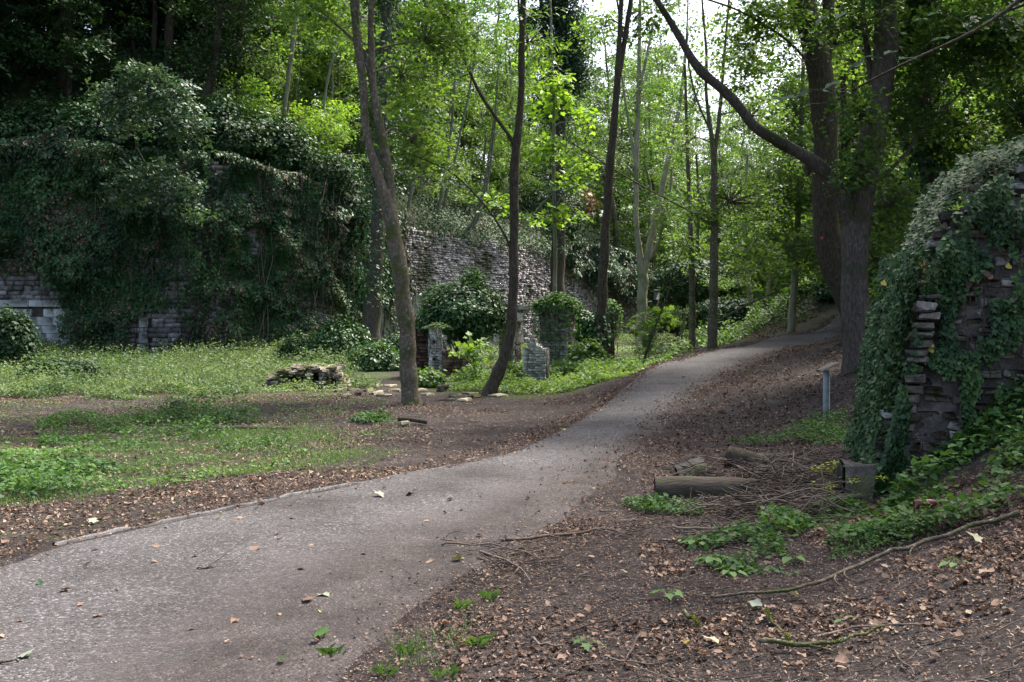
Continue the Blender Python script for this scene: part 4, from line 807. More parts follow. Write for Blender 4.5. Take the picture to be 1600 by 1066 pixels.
for i, (k, u, Y, s) in enumerate([(2, 905, 98, .9), (0, 930, 112, 1.0), (4, 960, 100, 1.2), (1, 985, 118, 1.15), (1, 955, 96, 1.05), (0, 1020, 90, 1.15), (1, 1045, 100, 1.2), (2, 1000, 84, 1.2), (4, 915, 92, 1.5), (6, 1035, 110, 1.6), (0, 900, 104, 1.3), (4, 1030, 96, .95), (2, 1060, 92, .9), (0, 1075, 104, .8), (1, 1110, 90, .8), (3, 1120, 110, .8), (4, 1150, 84, .9), (0, 1170, 80, .8), (1, 1200, 92, .9), (2, 1215, 70, .8), (0, 1250, 66, .9), (3, 1270, 84, 1), (1, 1300, 76, .9), (4, 1235, 60, .8), (0, 1290, 56, .9), (2, 1060, 76, .7), (2, 1140, 70, .6), (6, 1190, 58, .8), (6, 1260, 62, .9), (6, 1120, 96, 1.1), (6, 1080, 84, .8), (6, 1160, 104, 1.3), (6, 1225, 90, 1.2), (6, 1290, 70, 1.1), (6, 950, 104, .9), (6, 1000, 110, .8), (6, 905, 112, 1.1), (5, 1060, 108, .9), (5, 1150, 76, .6), (5, 1230, 74, .7), (6, 1180, 72, .9)]):
    behind(k, u, Y, s, 'in the far wood where the moat bends away', g2)
for i, (k, u, Y, s) in enumerate([(0, 1330, 42, .9), (1, 1380, 38, .9), (0, 1440, 44, .9), (1, 1480, 34, .8), (0, 1540, 36, .8), (1, 1600, 32, .8), (3, 1400, 56, 1), (1, 1500, 52, 1), (1, 1660, 30, .8), (3, 1600, 48, 1), (4, 1400, 30, .7), (4, 1490, 27, .7), (4, 1570, 26, .7), (3, 1340, 62, 1), (2, 1330, 50, .7), (0, 1420, 33, .75), (4, 1520, 31, .9), (0, 1580, 38, .8), (4, 1450, 24, .6), (1, 965, 76, 1.15), (6, 1390, 32, .8), (6, 1460, 38, .9), (6, 1540, 30, .8), (6, 1350, 52, 1.1), (6, 1430, 50, 1.1), (6, 1600, 40, 1)]):
    behind(k, u, Y, s, 'on the shady rise behind the ivied ruin', 'trees of the shady wood behind the ruin')
for u, Y, s in [(1900, 14, .8)]:  # tree rooted out of view, added to throw shade on the ruin
    place_tree(3, (u - 800) / F * Y, Y, s, rngp.random() * 6, 'dense tree off to the side, added to shade the ruin', 'trees of the shady wood behind the ruin')
for k in range(7):
    if k not in used:
        for ch in list(protos[k].children): bpy.data.objects.remove(ch)
        bpy.data.objects.remove(protos[k])
# ------------------------------------------------------------------ brick ruins by the foot of the wall
def frame_at(u, v, rz=0, Y=None):
    """ground point under a pixel, with axes turned by rz: ex along the front face, ey out of it towards us"""
    p = hit(u, v) if Y is None else np.array([W(u, v, Y)[0], Y, gz1(W(u, v, Y)[0], Y)])
    ex = np.array([math.cos(rz), math.sin(rz), 0]); ey = np.array([math.sin(rz), -math.cos(rz), 0]); return p, ex, ey
def pier(name, label, u, v, w_, d_, h, mat, rz=.0, ch=.085, ln=.24, topf=None, seed=3, cat='ruin', Y=None, dj=.012, miss=.02, tone=(.2, 1), extra=None, chamf=.008):
    """a free-standing block of masonry, coursed on all four faces; the pixel marks the middle of its foot"""
    rng = np.random.default_rng(seed); p, ex, ey = frame_at(u, v, rz, Y); root = thing(name, p, label, cat); st = Bag(); co = Bag()
    f = topf or (lambda s: h); nseg = max(1, int(w_ / .25))
    for k in range(nseg):
        s = (k + .5) * w_ / nseg; hh = min(f(s - w_ / nseg * .5), f(s + w_ / nseg * .5)) - ch * .5
        core_box(co, ex * (s - w_ / 2) - ey * 0 + Z3 * (hh / 2 - .1), ex, ey, (w_ / nseg / 2 + .002 * (k % 2), d_ / 2 - .06 + .002 * (k % 2), max(hh, .1) / 2 + .1))
    c = [(-w_ / 2, d_ / 2), (w_ / 2, d_ / 2), (w_ / 2, -d_ / 2), (-w_ / 2, -d_ / 2)]; P4 = [(ex * a + ey * b)[:2] for a, b in c]
    fs = [f, (lambda s: f(w_ - .02)), (lambda s: f(w_ - s)), (lambda s: f(.02))]
    for i in range(4):
        a, b = P4[i], P4[(i + 1) % 4]
        stone_wall(st, a, b, -.15, fs[i], ch, ln, dj, .10, miss, .006, tone=tone, chamf=chamf, rng=rng)
    co.obj('core', 'mortar', root); st.obj('brickwork', mat, root)
    if extra: extra(root, p, ex, ey, rng)
    return root, p, ex, ey
def draped_ivy(name, label, org, ex, ey, box, n, size, seed, mat='ivy_leaf', tpl='oval', top=.7, cat='ivy', rad_=.18, tonec=.2, front=.0, nst=22):
    """ivy over the top and flanks of a block: box = half width, half depth, height; leaves sit on its faces"""
    rng = np.random.default_rng(seed); hw, hd, h = box
    root = thing(name, org + Z3 * h, label, cat)
    m = rng.random(n) < top
    a = (rng.random(n) * 2 - 1) * (hw + .1); b = (rng.random(n) * 2 - 1) * (hd + .1); dome = np.clip(1 - (a / (hw + .15)) ** 2, 0, 1) * np.clip(1 - (b / (hd + .15)) ** 2, 0, 1)
    P = np.column_stack([a, b, h + (.02 + rad_ * 1.6 * dome) * rng.random(n) ** .5 + .03])
    side = rng.integers(0, 4, n); zz = h - (rng.random(n) ** (1.6 + 1.2 * (tonec == 0))) * h * (1 - front * .5); o = rad_ * rng.random(n) * (.4 + .9 * fbm(a * 3, zz * 3, 1, seed))
    ps = np.column_stack([np.where(side == 0, a, np.where(side == 1, hw + o, np.where(side == 2, a, -hw - o))), np.where(side == 0, hd + o, np.where(side == 2, -hd - o, b)), zz])
    nrs = np.column_stack([np.where(side == 1, 1, np.where(side == 3, -1, 0)), np.where(side == 0, 1, np.where(side == 2, -1, 0)), np.full(n, .5)])
    g = fbm(a * 2 + side * 9, zz * 2, 1.4, seed + 1) > .40
    P = np.where(m[:, None], P, ps); nr = np.where(m[:, None], np.array([0, .3, 1.0]), nrs) + rng.normal(size=(n, 3)) * .5
    k = m | g; P, nr = P[k], nr[k]
    Wd = P[:, :1] * ex + P[:, 1:2] * ey + P[:, 2:] * Z3 - Z3 * h; Nw = nr[:, :1] * ex + nr[:, 1:2] * ey + nr[:, 2:] * Z3
    V_, F_, A_ = leaves(tpl, Wd, Nw, size * (.6 + .8 * rng.random(len(P))), np.clip(rng.random(len(P)) * .7 + tonec, 0, 1), rng, dirn=np.array([0, 0, -.7]))
    mesh_obj('leaves', V_, F_, mat, root, {'v': A_}); st = Bag()
    for q in range(nst):
        s0 = ex * rng.uniform(-hw, hw) + ey * (hd + .03); zq = np.linspace(0, -h * rng.uniform(.3, .95), 6); t_ = s0 + Z3 * zq[:, None] + ex * np.cumsum(rng.normal(size=6) * .03)[:, None]
        V_, F_ = tube(t_, np.linspace(.012, .005, 6), 4, rng=rng); st.add(V_, F_, rng.random())
    st.obj('stem_sprays', 'twig_wood', root); return root
def holes(root, p, ex, ey, rng):  # black blocks set on the brick face, painting the shade of two holes
    b = Bag()
    for (a, z) in [(-.03, 1.12), (-.03, .62)]: core_box(b, ex * a + ey * .205 + Z3 * z, ex, ey, (.035, .012, .045))
    b.obj('hole_shade_blocks', 'hole_shade', root)
r, p, ex, ey = pier('brick_pillar', 'narrow whitewashed brick pillar with a sloping broken top beside the slim tree ruins', 684, 594, .44, .36, 1.5, 'pale_brick', rz=-.35, topf=lambda s: 1.58 - .35 * np.clip((s - .2) / .25, 0, 1) ** 1.3, seed=5, extra=holes, cat='pillar')
draped_ivy('ivy', 'yellow-green creeper tuft on the crown of the whitewashed pillar', p, ex, ey, (.24, .2, 1.48), 330, .09, 5, 'meadow_leaf', 'oval', .97, rad_=.1, front=1, nst=4)
r, p, ex, ey = pier('brick_ruin', 'dark roofless brick stub hidden under the big round bush', 668, 577, 1.0, 1.0, 1.75, 'red_brick', rz=.1, Y=31, topf=lambda s: 1.6 + .15 * math.sin(s * 5), seed=6, tone=(0, .6))
r, p, ex, ey = pier('brick_ruin', 'low reddish brick wall between the whitewashed pillar and the pale sapling', 719, 594, 1.0, .35, .78, 'red_brick', rz=.12, topf=lambda s: .82 - .1 * s + .06 * math.sin(s * 9), seed=7, tone=(.1, .8))
# bush over the ruin
def bush(name, label, centre, radii, n, size, mat, seed, tpl='oval', cat='bush', ground=True, stems=10, shell=.55, lump=.35):
    rng = np.random.default_rng(seed); c = np.asarray(centre, float); g = gz1(c[0], c[1])
    root = thing(name, (c[0], c[1], g), label, cat); loc = c - np.array([c[0], c[1], g]); radii = np.asarray(radii)
    d = unit(rng.normal(size=(n, 3))); lum = 1 - lump + 2 * lump * fbm(np.arctan2(d[:, 1], d[:, 0]) * 1.6 + 9, d[:, 2] * 2.2 + seed, 1.3, seed, 3)
    rr = lum * (shell + (1 - shell) * rng.random(n) ** .6)
    P = loc + d * rr[:, None] * radii + rng.normal(size=(n, 3)) * .05
    P[:, 2] = np.where(P[:, 2] < .03, .03 + rng.random(n) * .2, P[:, 2])
    nr = d * .8 + np.array([0, 0, .7]) + rng.normal(size=(n, 3)) * .5
    tone = np.clip(fbm(d[:, 0] * 3 + 5, d[:, 2] * 3 + d[:, 1] * 2, 1.5, seed + 2) + rng.normal(size=n) * .18, 0, 1)
    V_, F_, A_ = leaves(tpl, P, nr, size * (.6 + .8 * rng.random(n)), tone, rng, dirn=np.array([0, 0, -.3])); st = Bag()
    for k in range(stems):
        e = loc + unit(rng.normal(size=3) + np.array([0, 0, .5])) * radii * rng.uniform(.6, .95); s0 = np.array([rng.normal() * .12, rng.normal() * .12, 0])
        q = smooth_track([s0, (s0 + e) / 2 + Z3 * .2 + rng.normal(size=3) * .08, e], 2); V_2, F_2 = tube(q, np.linspace(.03, .008, len(q)), 5, rng=rng); st.add(V_2, F_2, rng.random())
    st.obj('stem_sprays', 'twig_wood', root); mesh_obj('foliage', V_, F_, mat, root, {'v': A_}); return root
Yb = 30.5
bush('bush', 'big rounded laurel-like bush growing over the broken brick walls', W(722, 487, Yb), (66 * pxm(Yb), 1.2, 46 * pxm(Yb)), 11000, .12, 'laurel_leaf', 71)
bush('bush', 'narrow pale bush sprouting out of the top of the laurel-like bush', W(738, 452, Yb), (22 * pxm(Yb), .5, 34 * pxm(Yb)), 1500, .12, 'weed_leaf', 72, shell=.2)
r, p, ex, ey = pier('brick_pillar', 'square pale pier with a flat cap stone, behind the curved foot of the slim tree', 797, 577, .55, .5, 1.62, 'pale_brick', rz=-.5, Y=31.5, seed=8, tone=(.1, .9), cat='pillar',
    extra=lambda root, p, ex, ey, rng: (lambda b: (b.add(*chbox(Z3 * 1.66, ex, ey, Z3, (.33, .30, .045), .012, .01), .5), b.obj('cap_stone', 'grey_stone', root)))(Bag()))
steps = [(.0, .90), (.07, .93), (.075, 1.12), (.15, 1.14), (.155, 1.25), (.27, 1.27), (.275, 1.05), (.42, 1.0), (.425, .92), (.60, .9)]
r, p, ex, ey = pier('brick_ruin', 'stepped brick stub with a pale right edge among the young green shoots', 838, 602, .58, .4, 1.3, 'pale_brick', rz=-.30, topf=lambda s: float(np.interp(s, [a for a, b in steps], [b for a, b in steps])) , seed=9, tone=(0, .8), ch=.06, ln=.19, dj=.006, chamf=.004)
r, p, ex, ey = pier('brick_pillar', 'slim plastered post standing behind the stepped brick stub', 835, 580, .14, .14, 1.75, 'pale_brick', Y=32, seed=10, tone=(.2, .5), cat='pillar')
r, p, ex, ey = pier('brick_ruin', 'wide ruined brick pier under a thick cap of ivy', 871, 597, .84, .75, 1.85, 'pale_brick', rz=-.35, Y=28.0, seed=12, tone=(0, .6), topf=lambda s: 1.85 + .08 * math.sin(s * 6))
draped_ivy('ivy', 'thick bright ivy cap on the wide ruined brick pier', p, ex, ey, (.45, .42, 1.9), 2400, .10, 13, 'weed_leaf', 'oval', .5, rad_=.2, tonec=0, front=0)
r, p, ex, ey = pier('brick_ruin', 'second ivy-smothered brick pier just left of the straight dark tree', 912, 577, .62, .6, 1.3, 'red_brick', rz=-.3, Y=30.5, seed=14, tone=(0, .5))
draped_ivy('ivy', 'dark ivy sleeve covering the whole of the second brick pier', p, ex, ey, (.34, .33, 1.32), 3600, .10, 15, 'ivy_leaf', 'oval', .3, rad_=.2)
r, p, ex, ey = pier('brick_ruin', 'slim brick post with reddish creeper right behind the straight dark tree', 953, 570, .26, .26, 1.45, 'red_brick', Y=30, seed=16, tone=(0, .6), cat='ruin')
draped_ivy('ivy', 'green and russet creeper tuft topping the slim brick post', p, ex, ey, (.2, .18, 1.45), 700, .10, 17, 'weed_leaf', 'oval', .5, rad_=.25, front=1)
# rusty iron cross post
p = hit(808, 592); b = Bag(); root = thing('iron_post', p, 'rusty iron post with a short cross bar among the shoots', 'post')
V_, F_ = tube([(0, 0, -.1), (0, 0, .35), (.01, 0, .82)], [.022, .022, .02], 6); b.add(V_, F_); b.obj('upright', 'rust', root)
b = Bag(); V_, F_ = tube([(-.09, 0, .66), (.10, 0, .67)], [.022, .022], 6); b.add(V_, F_); b.obj('cross_bar', 'rust', root)

# shrubs along the wall foot and clearing
for i, (lab, u, v, Y, ru, rv, n, sz, mt) in enumerate([
    ('round glossy shrub at the foot of the ivied trunk', 590, 570, 34, 48, 34, 5200, .12, 'laurel_leaf'),
    ('tall glossy shrub leaning on the rampart behind the rubble mound', 530, 545, 38, 50, 48, 6000, .13, 'laurel_leaf'),
    ('low shrub left of the ivied trunk', 480, 550, 39, 45, 30, 3600, .13, 'dark_leaf'),
    ('small dark shrub beside the twin-stemmed tree', 622, 545, 37, 30, 24, 1800, .12, 'ivy_leaf'),
    ('dark shrub in front of the pale ashlar blocks', 16, 535, 33, 42, 52, 5200, .13, 'dark_leaf'),
    ('low dark clump of bramble in the shaded part of the meadow', 95, 585, 27, 60, 24, 5200, .11, 'dark_leaf'),
    ('bright broad-leaved shoots left of the path below the straight tree', 905, 585, 26.5, 40, 20, 1500, .13, 'weed_leaf'),
    ('young green shoots between the curved tree and the stepped stub', 800, 590, 26, 38, 26, 1500, .12, 'maple_leaf'),
    ('bright shoots at the foot of the whitewashed pillar', 668, 596, 26, 30, 18, 900, .12, 'maple_leaf'),
    ('leafy shoots in front of the wide ruined pier', 918, 560, 27, 26, 28, 1300, .13, 'maple_leaf'),
    ('pale-flowered low scrub along the crest of the path bank', 1040, 552, 30, 46, 14, 1800, .11, 'meadow_leaf'),
    ('dark green shrub beyond the far end of the path', 1140, 490, 52, 60, 26, 4000, .2, 'dark_leaf'),
    ('green shrub between the small mossy trunks and the pale straight trunk', 1215, 490, 48, 40, 26, 3000, .18, 'wood_leaf'),
    ('bright shrub at the top of the rising path', 1265, 465, 40, 30, 24, 2400, .15, 'maple_leaf'),
    ('dark ivy shrub on the bank where the path disappears', 1298, 458, 38, 22, 14, 1800, .14, 'ivy_leaf'),
    ('dark shrub filling the gap beyond the grey wall end', 1085, 440, 62, 70, 36, 5000, .24, 'dark_leaf'),
    ('reddish-brown dead shrub on the slope above the grey wall', 893, 318, 76, 45, 26, 1500, .22, 'brown_needles'),
    ('grey-green shrub on the slope behind the bright maple', 850, 330, 74, 70, 50, 5000, .24, 'dark_leaf')]):
    c = W(u, v, Y); bush('shrub', lab, c, (ru * pxm(Y), max(.5, ru * pxm(Y) * .7), rv * pxm(Y)), n, sz, mt, 200 + i, cat='shrub')

rng = np.random.default_rng(270)
for k in range(23):
    S_ = s2S(np.array([sU(2, 0) - 16 + k * 1.45 + rng.normal() * .3])); q, nn_ = wall_pt(S_); tp = np.interp(S_, range(len(WTOP)), WTOP)[0]; t_ = .5 + rng.random() * 1.2
    c = (q - nn_ * t_)[0]; bush('scrub_bush', 'dark ragged bush at the brink of the ivied rampart', (c[0], c[1], tp + .55 + t_ * .9), (rng.uniform(1.0, 1.7), rng.uniform(.8, 1.1), rng.uniform(.8, 1.5)), 2600, .17, 'ivy_leaf' if k % 3 else 'dark_leaf', 271 + k, cat='bush', stems=3, lump=.5)['group'] = 'bushes along the brink of the rampart'
# ------------------------------------------------------------------ rubble mound with two low openings, and stones around it
p = hit(484, 604); root = thing('rubble_mound', p, 'low mound of collapsed stonework with two dark arch openings at its right end', 'rubble mound')
rng = np.random.default_rng(301); st = Bag()
for k in range(420):
    a, b_ = rng.uniform(-1, 1), rng.uniform(-1, 1)
    x = a * 1.0; y = b_ * .7; h = .56 * (1 - abs(a) ** 3.5) * (1 - max(b_, 0) ** 2) * (1 - .0 * max(-b_, 0))
    if y < -.2 and x > .12 and (abs(x - .28) < .14 or abs(x - .72) < .15): z = .42 + .12 * rng.random()
    else: z = h * rng.random() ** .35
    yaw = rng.normal() * .25; ex = np.array([math.cos(yaw), math.sin(yaw), rng.normal() * .12]); ex /= np.linalg.norm(ex); ey = unit(np.cross(Z3, ex)); ez = np.cross(ex, ey)
    V_, F_ = chbox((x, y, z), ex, ey, ez, (rng.uniform(.06, .16), rng.uniform(.05, .10), rng.uniform(.02, .045)), .01, .012, rng); st.add(V_, F_, rng.random())
for (x, n_) in [(.14, 4), (.42, 4), (.5, 4), (.9, 4)]:
    for k in range(n_): V_, F_ = chbox((x + rng.normal() * .01, -.62, .05 + k * .10), np.array([1., 0, 0]), np.array([0, 1., 0]), Z3, (.06, .1, .045), .01, .01, rng); st.add(V_, F_, rng.random())
for k in range(11): V_, F_ = chbox((.54 + k * .035, -.66 + .01 * rng.normal(), .40 - .012 * k), np.array([1., 0, 0]), np.array([0, 1., 0]), Z3, (.015, .1, .075), .004, .005, rng); st.add(V_, F_, .3 * rng.random())
st.obj('stones', 'rubble_stone', root)
b = Bag(); core_box(b, (0.1, .15, .12), np.array([1., 0, 0]), np.array([0, 1., 0]), (.8, .45, .18)); b.obj('shade_core', 'hole_shade', root)  # black filler box: shade in the openings and gaps is its colour
q = np.column_stack([rng.uniform(-1, .9, 900), rng.uniform(-.6, .7, 900)]); z = .56 * (1 - abs(q[:, 0]) ** 3.5) * (1 - np.clip(q[:, 1], 0, 1) ** 2) + .03 + .05 * rng.random(900)
V_, F_, A_ = leaves('oval', np.column_stack([q, z]), np.array([0, 0, 1.]) + rng.normal(size=(900, 3)) * .5, .06, rng.random(900), rng); mesh_obj('moss_and_creeper', V_, F_, 'meadow_leaf', root, {'v': A_})

def stone_obj(name, label, u, v, h, rz=0, mat='grey_stone', tilt=.0, cat='stone', group=None, up=.5, seed=0, Y=None, ch=.02):
    """single rough stone with chipped edges, sunk a little in the ground"""
    rng = np.random.default_rng(seed + int(u * 7 + v)); p = hit(u, v) if Y is None else np.array([W(u, v, Y)[0], Y, gz1(W(u, v, Y)[0], Y)])
    V_, F_ = chbox((0, 0, 0), np.array([1., 0, 0]), np.array([0, 1., 0]), Z3, h, min(ch, min(h) * .5), min(h) * .38, rng)
    o = mesh_obj(name, V_, F_, mat, attrs={'v': np.full(len(V_), rng.random())}); o.location = (p[0], p[1], p[2] + h[2] * up); o.rotation_euler = (tilt, tilt * .4, rz)
    return tag(o, label, cat, group)
gst = 'flat stones strewn between the mound and the trees'
rng = np.random.default_rng(303)
sp_ = [(575, 612), (590, 606), (560, 618), (600, 620), (545, 603), (615, 612), (530, 612), (568, 604), (588, 617), (552, 610), (683, 605), (690, 612), (712, 620), (728, 608), (668, 618), (742, 622), (725, 627), (786, 612), (700, 626), (655, 612), (735, 616), (778, 620), (610, 604), (540, 622)]
names = ['cream', 'brown', 'grey', 'ochre']
for i, (u, v) in enumerate(sp_):
    stone_obj('flat_stone', 'small weathered stone lying in leaf litter between the rubble mound and the curved tree', u, v, (rng.uniform(.08, .24), rng.uniform(.07, .14), rng.uniform(.025, .06)), rng.random() * 3, 'rubble_stone', rng.normal() * .1, group=gst)
stone_obj('grey_stone', 'grey boulder-like stone left of the curved tree foot', 716, 625, (.17, .12, .09), .2, 'grey_stone', .05)
stone_obj('pale_stone', 'small pale stone propping up the short mossy log', 632, 667, (.08, .07, .05), .3, 'rubble_stone', .0)
# logs, stump
def log(name, label, u, v, L_, r, rz, mat='log_wood', cat='log', bend=.05, endmat='cut_wood', seed=1, up=.85, pitch=0, k=18, hollow=False, Y=None, grp=None):
    rng = np.random.default_rng(seed); p = hit(u, v) if Y is None else np.array([W(u, v, Y)[0], Y, gz1(W(u, v, Y)[0], Y)])
    root = thing(name, p, label, cat, grp); n = 24; x = np.linspace(-L_ / 2, L_ / 2, n)
    P = np.column_stack([x, bend * L_ * np.sin(x / L_ * 3), r * up + bend * L_ * .3 * np.cos(x / L_ * 4) - bend * L_ * .3]); rr = r * (1 + .12 * (vnoise(x * 6, x * 0 + seed) - .5) + .06 * np.linspace(1, -1, n))
    V_, F_ = tube(P, rr, k, .02, rng, cap=False); ca, sa = math.cos(rz), math.sin(rz); cpi, spi = math.cos(pitch), math.sin(pitch)
    def tf(V): V = np.asarray(V, float).copy(); x_, z_ = V[:, 0] * cpi - V[:, 2] * spi, V[:, 0] * spi + V[:, 2] * cpi; return np.column_stack([x_ * ca - V[:, 1] * sa, x_ * sa + V[:, 1] * ca, z_])
    b = Bag(); b.add(tf(V_), F_); b.obj('bark', mat, root, smooth=True)
    for e, s in ((0, 1), (n - 1, -1)):
        ring = V_.reshape(n, k, 3)[e]; c = ring.mean(0); rings = [ring]; 
        for f_, dd in ((.94, .004), (.6, .012), (.25, .006 if not hollow else .05)): q = c + (ring - c) * f_; q[:, 0] += s * dd * (1 if f_ < .9 else -1); rings.append(q)
        Vq = np.concatenate(rings + [[c + np.array([s * .01, 0, 0])]]); i = np.arange(4 * k).reshape(4, k); j = np.roll(i, -1, 1)
        Fq = np.stack([i[:-1], j[:-1], j[1:], i[1:]], -1).reshape(-1, 4); Ft = np.stack([i[-1], j[-1], np.full(k, 4 * k)], -1)
        b = Bag(); b.add(tf(Vq), [Fq, Ft]); b.obj('cut_end', endmat, root)
    return root
log('log', 'big barkless log at the edge of the twig heap, round cut end towards the ruin', 1104, 783, .98, .125, .0 - .08, seed=2, bend=.015)
log('log', 'short dark root log behind the big barkless log', 1165, 735, .46, .12, -.5, 'dark_bark', seed=3, pitch=-.25, bend=.05)
log('log', 'thin half-buried log lying across the patchy grass of the clearing', 367, 673, 1.7, .055, -.03, 'log_wood', seed=4, bend=.02, up=.4)
log('log', 'short mossy log propped on a pale stone in the clearing', 644, 664, .46, .035, -.18, 'dark_bark', seed=5, bend=.05, up=2.2, pitch=-.12)
log('log', 'mossy fallen stem at the foot of the curved slim tree', 702, 607, .6, .06, .12, 'bark', seed=6, bend=.06)
log('log', 'pale fallen root bent like an elbow beside the straight dark tree', 972, 575, .8, .05, -.55, 'pale_bark', seed=7, bend=.12, pitch=.1, Y=29)
b = Bag(); p = hit(278, 647); root = thing('tree_stump', p, 'small rotten stump among weeds in the clearing', 'stump')
V_, F_ = tube([(0, 0, -.05), (0, 0, .08), (-.02, 0, .16), (-.05, 0, .23)], [.15, .125, .115, .11], 14, .06, cap=False); b.add(V_, F_); b.obj('bark', 'log_wood', root)
b = Bag(); V_, F_ = tube([(-.045, 0, .19), (-.05, 0, .215)], [.108, .10], 14, .05); b.add(V_, F_); b.obj('cut_top', 'cut_wood', root)
stone_obj('stone_block', 'grey stone block with a dark broken end behind the big log', 1082, 742, (.17, .16, .10), -.12, 'grey_stone', .03, up=.5, Y=hit(1082, 745)[1] + .1)
stone_obj('stone_kerb', 'long straight grey kerb stone lying behind the twig heap', 1222, 722, (.62, .09, .065), -.03, 'grey_stone', .0, cat='kerb stone', up=.6)
stone_obj('stone_block', 'upright mossy grey stone block at the left foot of the ivied ruin', 1336, 785, (.15, .09, .19), .1, 'grey_stone', .02, up=.9, Y=9.1)

# ------------------------------------------------------------------ the ivied ruin on the right
RX, RY = 3.70, 9.35                # its left front corner
rz = rad(-14); ex = np.array([math.cos(rz), math.sin(rz), 0]); ey = np.array([math.sin(rz), -math.cos(rz), 0])
def rtop(s): return .16 * (float(vnoise(s * 3.1, 5.5)) - .5) + .07 * (float(vnoise(s * 9.1, 2.5)) - .5) + float(np.interp(s, [-.25, 0, .18, .46, .8, 1.3, 2.2, 4.6], [.15, 1.35, 2.15, 2.76, 3.04, 3.25, 3.5, 3.9]))
root = thing('stone_ruin', (RX, RY, 0), 'tall crumbling coursed stone ruin hung with ivy beside the huge tree', 'ruin')
st = Bag(); co = Bag(); rng = np.random.default_rng(401); org = np.array([RX, RY, 0.])
A0 = np.array([RX, RY]); B0 = A0 + ex[:2] * 4.6
def lean_wall(bag, a, b, topf, seed, dj, tone, batter=.07):
    bb = Bag(); stone_wall(bb, a, b, -.3, topf, .088, .23, dj, .20, .05, .016, tone=tone, chamf=.013, rng=np.random.default_rng(seed))
    return bb
bb = lean_wall(st, A0 - ex[:2] * .25, B0, (lambda s: rtop(s - .25)), 402, .04, (0, 1.0)); 
nrm_f = -ey
V0 = np.concatenate(bb.V); zr = V0[:, 2]; s_ = (V0[:, :2] - A0) @ ex[:2]
V0 = V0 - ey * (np.clip(zr - .2, 0, 4) * .09)[:, None] + ey * ((fbm(s_, zr, 1.1, 77) - .5) * .34)[:, None]          # the face leans back and bellies out
st.V.append(V0 - org); st.A.append(np.concatenate(bb.A)); st.F = {k: [q for q in v] for k, v in bb.F.items()}; st.n = len(V0)
C0 = A0 - ey[:2] * 2.4 + ex[:2] * .25
sidef = lambda s: float(np.interp(s, [0, 2.4], [2.2, 1.9]))
b2 = lean_wall(st, C0, A0, sidef, 403, .03, (0, .5)); V0 = np.concatenate(b2.V); V0 = V0 + ex * (np.clip(V0[:, 2], 0, 4) * .19 - .25)[:, None] - org
for k_, v_ in b2.F.items():
    for q in v_: st.F.setdefault(k_, []).append(q + st.n)
st.V.append(V0); st.A.append(np.concatenate(b2.A)); st.n += len(V0)
for k in range(19):
    s = k * .24 + .18; h = rtop(s) - .18; c = ex * s - ey * 1.25 + Z3 * (h / 2 - .2); core_box(co, c - 0 * Z3, ex, ey, (.125 + .002 * (k % 2), 1.0 - .0 * k, h / 2 + .2))
V1 = np.concatenate(co.V); V1 -= ey * (np.clip(V1[:, 2] - .2, 0, 4) * .09)[:, None]; co.V = [V1]
co.obj('rubble_core', 'mortar', root); st.obj('masonry', 'ruin_stone', root)
def face_raw(s, z, off):
    base = org + ex * s[:, None] + Z3 * z[:, None]
    return base - ey * (np.clip(z - .2, 0, 4) * .09)[:, None] + ey * ((fbm(s, z, 1.1, 77) - .5) * .34 + off)[:, None]
sg = np.linspace(-.2, 4.55, 150); tg = np.linspace(0, 1, 90); SG, TG = np.meshgrid(sg, tg, indexing='ij'); TZ = np.array([rtop(q) - .08 for q in sg])[:, None] * TG - .2 * (1 - TG)
mv = face_raw(SG.ravel(), TZ.ravel(), -.02 + .07 * (fbm(SG.ravel(), TZ.ravel(), 5, 78) - .5)) - org; ig = np.arange(150 * 90).reshape(150, 90)
mesh_obj('mortar_bed', mv, np.stack([ig[:-1, :-1], ig[1:, :-1], ig[1:, 1:], ig[:-1, 1:]], -1).reshape(-1, 4), 'mortar', root, smooth=True)
# ivy on it: strands that run down the face, round the left corner and over the top
rng = np.random.default_rng(404); root = thing('ivy', org + Z3 * 3, 'thick dark-green ivy hanging over the top and left corner of the stone ruin', 'ivy')
def face_pt(s, z, off):
    base = org + ex * s[:, None] + Z3 * z[:, None]
    return base - ey * (np.clip(z - .2, 0, 4) * .09)[:, None] + ey * ((fbm(s, z, 1.1, 77) - .5) * .34 + off)[:, None]
n = 80000; s = rng.uniform(-.34, 4.6, n); tops = np.array([max(rtop(q), .35) for q in s]); z = tops - (tops + .0) * rng.random(n) ** .95
cov = fbm(s * 3.4 + .5 * z, z * 1.9, 1.1, 81, 4)
edge = np.clip((.20 - (s - z * .19 + .25)) / .22, 0, 1)                      # left corner stays clothed
hi = np.clip((z - 1.95 + .2 * np.sin(s * 2.3)) / .5, 0, 1)                      # the upper part too
hi = np.where((s > .95) & (s < 2.1) & (z > 1.45) & (z < 2.1), hi * .5, hi)
thr = .56 + .12 * (vnoise(s * 1.4, z * .5, 1, 71) - .4) - .14 * hi - .20 * edge + .12 * ((s > .28) & (s < .75) & (z > .2) & (z < 1.7)) 
score = cov + rng.random(n) * .07; rank = np.argsort(np.argsort(score)) / n
pc = .25 + .32 * hi + .65 * edge - .20 * ((s > .0) & (s < .5) & (z < 2.0)) - .12 * ((s > 1.0) & (s < 2.4) & (z > .5) & (z < 1.9)); pc = np.where(z < .45, pc + .2, pc)
keep = rank > 1 - pc; s, z, edge, hi = s[keep], z[keep], edge[keep], hi[keep]; n = len(s)
off = .03 + .06 * rng.random(n) + .5 * np.clip(fbm(s, z, 2.6, 83) - .38, 0, 1) * (.5 + hi) * (.4 + .6 * rng.random(n)) + .12 * edge * rng.random(n)
P = face_pt(s, z, off) - (org + Z3 * 3)
